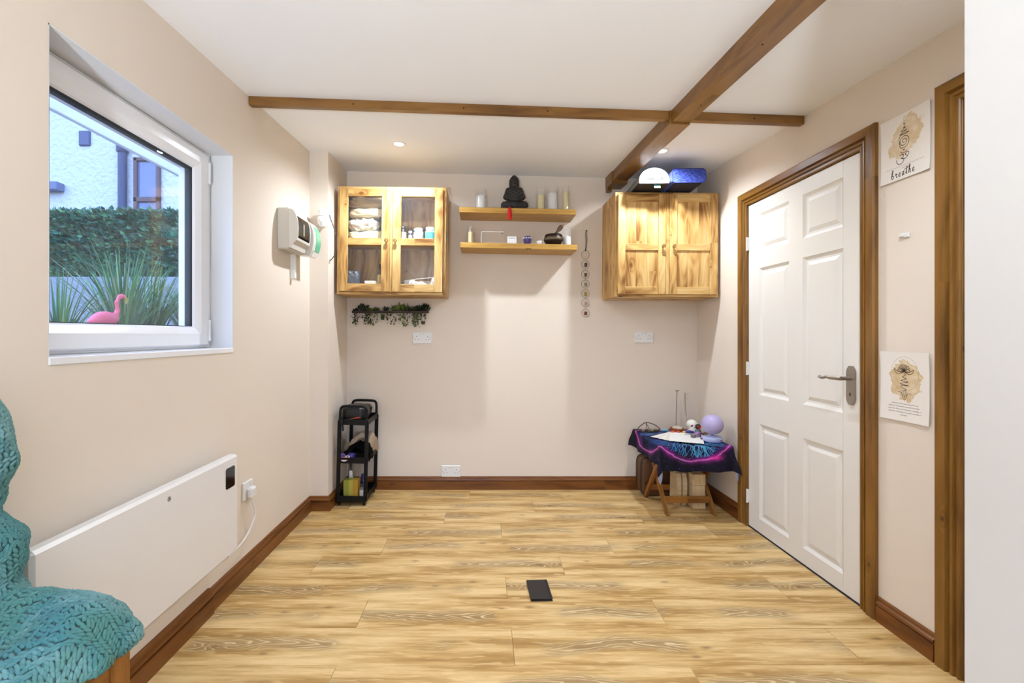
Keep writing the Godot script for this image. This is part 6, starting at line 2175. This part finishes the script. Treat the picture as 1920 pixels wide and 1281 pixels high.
	for k in 90:
		var u := 0.35 + 0.65 * k / 90.0
		for sx in [-1.0, 1.0]:
			var p0 := Vector3(0.008 - 0.006 * u, 0.27 * u, 0.003)
			leaf(b, p0, Vector3(sx * 0.7, 0.75, r.randf_range(-0.2, 0.2)).normalized(), Vector3(0, 0, 1), 0.024 * sin(PI * clampf(1.25 - u, 0.05, 1.0)) + 0.006, 0.005)
	var fm := mat(Color(0.82, 0.77, 0.70), 0.9, 0.2)
	fm.cull_mode = BaseMaterial3D.CULL_DISABLED
	solo("white_feather", "tall pale feather standing behind the skull ornament", "feather", V(1.515, yt, 3.35), b, fm)
	var hs := thing("heart_figure", "small black and grey figure with a red heart by the skull", "figurine", V(1.532, yt, 3.195))
	b = MB.new()
	blob(b, Vector3(0, 0.022, 0), Vector3(0.022, 0.022, 0.018), 0.9, 0.004, 40.0, 3, 12, 18)
	part(hs, "body", b, mat(Color(0.42, 0.44, 0.48), 0.5))
	b = MB.new()
	blob(b, Vector3(0, 0.057, 0), Vector3(0.020, 0.020, 0.016), 1.0, 0, 1, 1, 12, 18)
	part(hs, "head", b, mat(Color(0.06, 0.05, 0.06), 0.4))
	b = MB.new()
	var hp := PackedVector2Array()
	for k in 20:
		var a := TAU * k / 20.0
		hp.append(Vector2(16.0 * pow(sin(a), 3.0), 13.0 * cos(a) - 5.0 * cos(2 * a) - 2.0 * cos(3 * a) - cos(4 * a)) * 0.0008)
	b.extrude(hp, Vector3(0.001, 0.056, 0.012), Vector3.RIGHT, Vector3.UP, Vector3.BACK * 0.007)
	part(hs, "heart", b, mat(Color(0.72, 0.15, 0.17), 0.4))
	# wire tiara with beads at the back left corner
	var wi := thing("wire_tiara", "dark wire tiara with beads at the back left of the table", "tiara", V(1.215, yt, 3.325))
	b = MB.new()
	b.tube(smooth3([Vector3(-0.085, 0.004, 0.03), Vector3(-0.06, 0.032, 0.012), Vector3(-0.01, 0.061, 0.0), Vector3(0.03, 0.055, 0.0), Vector3(0.068, 0.038, 0.005), Vector3(0.098, 0.008, 0.02)], 6), 0.0028, 6)
	b.tube(smooth3([Vector3(-0.085, 0.004, 0.03), Vector3(-0.04, 0.003, 0.055), Vector3(0.03, 0.003, 0.058), Vector3(0.098, 0.005, 0.02)], 6), 0.0028, 6)
	b.tube([Vector3(-0.006, 0.060, 0.0), Vector3(-0.015, 0.012, 0.045)], 0.002, 6)
	b.tube([Vector3(-0.006, 0.060, 0.0), Vector3(0.006, 0.012, 0.045)], 0.002, 6)
	part(wi, "wire", b, mat(Color(0.17, 0.14, 0.12), 0.4, 0.5, 0.6))
	for k in 7:
		b = MB.new()
		blob(b, Vector3(-0.062 + 0.022 * k, 0.011, 0.045 - 0.004 * absf(k - 3)), Vector3(0.010, 0.010, 0.008), 0.8, 0.004, 50.0, 90 + k, 8, 12)
		part(wi, "bead", b, mat([Color(0.30, 0.25, 0.20), Color(0.55, 0.50, 0.40), Color(0.22, 0.19, 0.17), Color(0.40, 0.36, 0.22), Color(0.50, 0.46, 0.28), Color(0.33, 0.28, 0.17), Color(0.45, 0.30, 0.22)][k], 0.4))
	# stones and small pieces: name, label, category, x, d, rx, ry, rz, colour
	for q in [
		["crystal_stone", "lilac amethyst chunk in front of the skull ornament", "stone", 1.482, 3.10, 0.026, 0.020, 0.018, Color(0.56, 0.44, 0.58)],
		["crystal_stone", "blue-violet stone left of the skull ornament", "stone", 1.478, 3.225, 0.042, 0.012, 0.02, Color(0.25, 0.24, 0.50)],
		["crystal_stone", "brown and gold pinecone-like stone beside the globe lamp", "stone", 1.540, 3.110, 0.016, 0.018, 0.014, Color(0.40, 0.24, 0.12)],
		["crystal_stone", "orange-red stone in front of the incense burner, left one", "stone", 1.372, 3.245, 0.014, 0.009, 0.010, Color(0.78, 0.28, 0.16)],
		["crystal_stone", "orange-red stone in front of the incense burner, right one", "stone", 1.410, 3.238, 0.014, 0.009, 0.010, Color(0.76, 0.26, 0.15)],
		["crystal_stone", "yellow stone right of the orange-red stones", "stone", 1.448, 3.222, 0.017, 0.011, 0.012, Color(0.80, 0.68, 0.36)],
		["crystal_stone", "grey tumbled stone on the white papers", "stone", 1.440, 3.075, 0.017, 0.012, 0.014, Color(0.48, 0.44, 0.42)],
		["crystal_stone", "pale blue stone between the tiara and the burner", "stone", 1.335, 3.30, 0.030, 0.010, 0.014, Color(0.45, 0.60, 0.66)],
		["crystal_stone", "dark stone with a pink edge left of the lamp base", "stone", 1.490, 3.03, 0.020, 0.008, 0.012, Color(0.34, 0.16, 0.28)]]:
		b = MB.new()
		blob(b, Vector3(0, q[6], 0), Vector3(q[5], q[6], q[7]), 0.8, q[6] * 0.4, 60.0, int(q[3] * 1000.0), 10, 14)
		var yy := yt + (0.0075 if q[1].contains("papers") else 0.0)
		solo(q[0], q[1], q[2], V(q[3], yy, q[4]), b, mat(q[8], 0.35), "stones on the small table")
	b = MB.new()
	b.tube([Vector3(-0.03, 0.005, 0.006), Vector3(0.02, 0.005, -0.004), Vector3(0.032, 0.005, -0.006)], [0.004, 0.004, 0.0015], 8)
	solo("dark_pen", "dark pen lying between the yellow stone and the amethyst", "pen", V(1.455, yt, 3.175), b, mat(Color(0.12, 0.11, 0.12), 0.4))

# ------------------------------------------------------------------ outside the window
func build_outside():
	var g := MB.new()
	g.span(V(-14, -0.3, -8), V(XL - 0.31, -0.05, 4.6), 0, 0.0)
	g.span(V(XL - 0.31, -0.3, -8), V(8, -0.05, DF - 0.21), 0, 0.0)
	smesh("ground", g, mat(Color(0.42, 0.42, 0.42), 0.95, 0.2))
	# our own eaves board and soffit above the window
	var e := thing("eaves_board", "white eaves board running along the house above the window", "eaves", Vector3.ZERO)
	var b := MB.new()
	b.span(V(-1.79, 2.126, -1.5), V(-1.765, 2.215, 4.2), 2, 0.003)
	part(e, "fascia", b, mat(Color(0.92, 0.93, 0.94), 0.5))
	# raised bed
	var bed := thing("raised_bed", "low raised planting bed outside the window", "planter", V(-2.1, -0.05, 2.3))
	b = MB.new()
	b.span(Vector3(-0.28, 0, -1.5), Vector3(0.28, 1.14, 1.2), 2, 0.01)
	part(bed, "wall", b, mat(Color(0.62, 0.63, 0.65), 0.9))
	b = MB.new()
	b.span(Vector3(-0.25, 1.14, -1.47), Vector3(0.25, 1.16, 1.17), 2, 0.005)
	part(bed, "soil", b, mat(Color(0.20, 0.16, 0.13), 1.0))
	var r := RandomNumberGenerator.new()
	r.seed = 31
	var gm := [mat(Color(0.17, 0.43, 0.29), 0.5), mat(Color(0.36, 0.60, 0.34), 0.5), mat(Color(0.62, 0.72, 0.52), 0.5)]
	for m in gm:
		m.cull_mode = BaseMaterial3D.CULL_DISABLED
		m.backlight_enabled = true
		m.backlight = Color(0.18, 0.24, 0.12)
	var spots := [[-2.05, 2.55, 0.62], [-2.12, 2.85, 0.60], [-1.98, 3.05, 0.55], [-2.18, 2.30, 0.42]]
	for k in 4:
		var q: Array = spots[k]
		var cl := thing("ornamental_grass", ["clump of arching ornamental grass right behind the flamingo", "tallest clump of ornamental grass in the raised bed", "clump of ornamental grass at the right edge of the window", "small clump of ornamental grass left of the flamingo"][k], "grass", V(q[0], 1.11, q[1]), "ornamental grasses")
		for c in 3:
			b = MB.new()
			for i in ([90, 50, 16][c] if k < 3 else [34, 20, 8][c]):
				var a := r.randf() * TAU
				var lean := r.randf_range(0.08, 0.55)
				var L: float = q[2] * r.randf_range(0.55, 1.1)
				var base := Vector3(cos(a), 0, sin(a)) * r.randf_range(0.0, 0.07)
				var od := Vector3(cos(a), 0, sin(a))
				var sd := Vector3(-sin(a), 0, cos(a))
				var P := []
				for s in 6:
					var u := s / 5.0
					var p := base + od * L * lean * pow(u, 1.6) * 1.3 + Vector3.UP * L * (u - 0.45 * lean * u * u)
					var w := 0.0055 * (1.0 - pow(u, 2.0)) + 0.0006
					P.append([p - sd * w, p + od * 0.0015, p + sd * w])
				b.grid(P, false, false)
			var bl := part(cl, "blades", b, gm[c])
			bl.set_meta("kind", "stuff")
	flamingo()
	# retaining wall and hedge
	b = MB.new()
	b.span(V(-10, -0.3, 4.62), V(-1.6, 1.80, 4.80), 0, 0.01)
	solo("garden_wall", "grey rendered garden wall below the hedge", "wall", Vector3.ZERO, b, mat(Color(0.55, 0.57, 0.60), 0.95, 0.2))
	var h := thing("hedge", "dense clipped dark green hedge behind the flamingo", "hedge", V(-5.0, 1.80, 4.95))
	b = MB.new()
	b.span(Vector3(-4.2, 0, -0.22), Vector3(3.3, 0.66, 0.22), 0, 0.03)
	part(h, "core", b, mat(Color(0.20, 0.40, 0.30), 1.0, 0.1))
	var lf := MB.new()
	leaf(lf, Vector3.ZERO, Vector3(0, 1, 0), Vector3(1, 0, 0), 0.06, 0.034)
	lf.tri(Vector3(0, 0, 0.001), Vector3(-0.002, 0.06, 0.006), Vector3(0.0, 0.03, 0.012))
	var lm := mat(Color(1, 1, 1), 0.4, 0.5)
	lm.vertex_color_use_as_albedo = true
	lm.cull_mode = BaseMaterial3D.CULL_DISABLED
	var mm := MultiMesh.new()
	mm.transform_format = MultiMesh.TRANSFORM_3D
	mm.use_colors = true
	mm.mesh = lf.commit()
	mm.instance_count = 26000
	for i in 26000:
		var x := r.randf_range(-4.2, 3.3)
		var p: Vector3
		var out: Vector3
		if r.randf() < 0.78:
			p = Vector3(x, r.randf_range(-0.02, 0.68), 0.22 + r.randf_range(-0.03, 0.06)); out = Vector3(0, 0.35, 1)
		else:
			p = Vector3(x, 0.66 + r.randf_range(-0.02, 0.05), r.randf_range(-0.22, 0.25)); out = Vector3(0, 1, 0.3)
		var dir := (out + Vector3(r.randf_range(-1, 1), r.randf_range(-0.8, 0.8), r.randf_range(-0.7, 0.7))).normalized()
		var sx := dir.cross(Vector3(r.randf_range(-1, 1), r.randf_range(-1, 1), r.randf_range(-1, 1))).normalized()
		var bs := Basis(sx, dir, sx.cross(dir)).scaled(Vector3.ONE * r.randf_range(0.7, 1.35))
		mm.set_instance_transform(i, Transform3D(bs, p))
		var k := r.randf()
		var c := Color(0.016, 0.085, 0.060).lerp(Color(0.055, 0.215, 0.125), k)
		if r.randf() < 0.12: c = Color(0.13, 0.36, 0.16)
		mm.set_instance_color(i, c)
	var mi := MultiMeshInstance3D.new()
	mi.name = "leaves"
	mi.multimesh = mm
	mi.material_override = lm
	mi.set_meta("kind", "stuff")
	h.add_child(mi)
	# neighbouring house
	var ho := thing("neighbour_house", "white rendered neighbouring house above the hedge", "house", V(-5.4, -0.3, 6.6))
	b = MB.new()
	b.span(Vector3(-6.0, 0, -0.3), Vector3(4.6, 6.2, 0), 0, 0.0)
	var rm := mat(Color(0.80, 0.81, 0.83), 0.95, 0.2)
	rm.heightmap_enabled = true
	rm.heightmap_texture = M.wall.heightmap_texture
	rm.heightmap_scale = 1.2
	rm.uv1_triplanar = true
	part(ho, "wall", b, rm)
	b = MB.new()
	b.span(Vector3(-6.2, 6.2, -0.5), Vector3(4.8, 6.35, 0.35), 0, 0.0)
	part(ho, "roof_edge", b, mat(Color(0.25, 0.26, 0.30), 0.8))
	var hx := 5.4
	# small vent window
	var vw := MB.new()
	vw.span(Vector3(-5.94 + hx, 4.28, -0.02), Vector3(-5.78 + hx, 4.50, 0.03), 0, 0.01)
	part(ho, "vent_window", vw, mat(Color(0.20, 0.26, 0.42), 0.4))
	b = MB.new()
	b.tube([Vector3(-5.26 + hx, 0.2, 0.07), Vector3(-5.26 + hx, 5.9, 0.07)], 0.055, 12)
	b.lathe([Vector2(0.06, 0), Vector2(0.075, 0.02), Vector2(0.075, 0.14), Vector2(0.06, 0.16)], Vector3(-5.26 + hx, 4.15, 0.07), 14)
	part(ho, "downpipe", b, mat(Color(0.20, 0.25, 0.38), 0.5))
	var fm := mat(Color(0.36, 0.28, 0.30), 0.6)
	b = MB.new()
	var wx0 := -5.12 + hx
	var wx1 := -4.74 + hx
	for q in [[wx0, wx0 + 0.05, 2.6, 4.1], [wx1 - 0.05, wx1, 2.6, 4.1], [wx0, wx1, 4.05, 4.1], [wx0, wx1, 3.45, 3.52], [wx0, wx1, 2.6, 2.66]]:
		b.span(Vector3(q[0], q[2], 0.0), Vector3(q[1], q[3], 0.05), 0, 0.005)
	var win := part(ho, "window", b, fm)
	for q in [[2.66, 3.45], [3.52, 4.05]]:
		b = MB.new()
		b.span(Vector3(wx0 + 0.05, q[0], 0.005), Vector3(wx1 - 0.05, q[1], 0.015), 0, 0.0)
		part(win, "pane", b, mat(Color(0.42, 0.47, 0.62), 0.1))
	b = MB.new()
	b.span(Vector3(-6.6 + hx, 3.60, 0.0), Vector3(-6.16 + hx, 3.72, 0.14), 0, 0.01)
	part(ho, "window_sill", b, mat(Color(0.40, 0.44, 0.55), 0.7))

func flamingo():
	var t := thing("garden_flamingo", "pink plastic garden flamingo among the grasses outside the window", "flamingo", V(-1.90, 1.09, 2.262))
	# local: faces -z (deeper); body centre 0.195 above the base
	var b := MB.new()
	var f := func(p: Vector3) -> float:
		var d := elli(p, Vector3(0, 0.190, 0.010), Vector3(0.036, 0.038, 0.072))
		d = smin(d, elli(p, Vector3(0, 0.172, 0.068), Vector3(0.022, 0.018, 0.040)), 0.02)
		d = smin(d, caps(p, Vector3(0, 0.196, -0.040), Vector3(0, 0.232, -0.066), 0.018, 0.010), 0.014)
		d = smin(d, caps(p, Vector3(0, 0.232, -0.066), Vector3(0, 0.278, -0.060), 0.0095, 0.0080), 0.008)
		d = smin(d, caps(p, Vector3(0, 0.278, -0.060), Vector3(0, 0.308, -0.078), 0.0080, 0.0085), 0.008)
		d = smin(d, elli(p, Vector3(0, 0.311, -0.094), Vector3(0.013, 0.014, 0.020)), 0.010)
		return d
	solid(b, f, Vector3(-0.046, 0.140, -0.124), Vector3(0.046, 0.334, 0.118), 0.0045)
	part(t, "body", b, mat(Color(0.93, 0.38, 0.46), 0.4))
	b = MB.new()
	b.tube(smooth3([Vector3(0, 0.308, -0.108), Vector3(0, 0.300, -0.122), Vector3(0, 0.284, -0.126), Vector3(0, 0.274, -0.120)], 4), [0.009, 0.009, 0.0085, 0.0085, 0.008, 0.008, 0.0075, 0.007, 0.006, 0.005, 0.004, 0.003, 0.002], 8)
	part(t, "beak", b, mat(Color(0.72, 0.66, 0.30), 0.5))
	b = MB.new()
	for sx in [-1.0, 1.0]: b.tube([Vector3(sx * 0.012, 0.02, 0.0), Vector3(sx * 0.012, 0.165, 0.008)], 0.003, 6)
	part(t, "leg", b, mat(Color(0.45, 0.42, 0.40), 0.5))
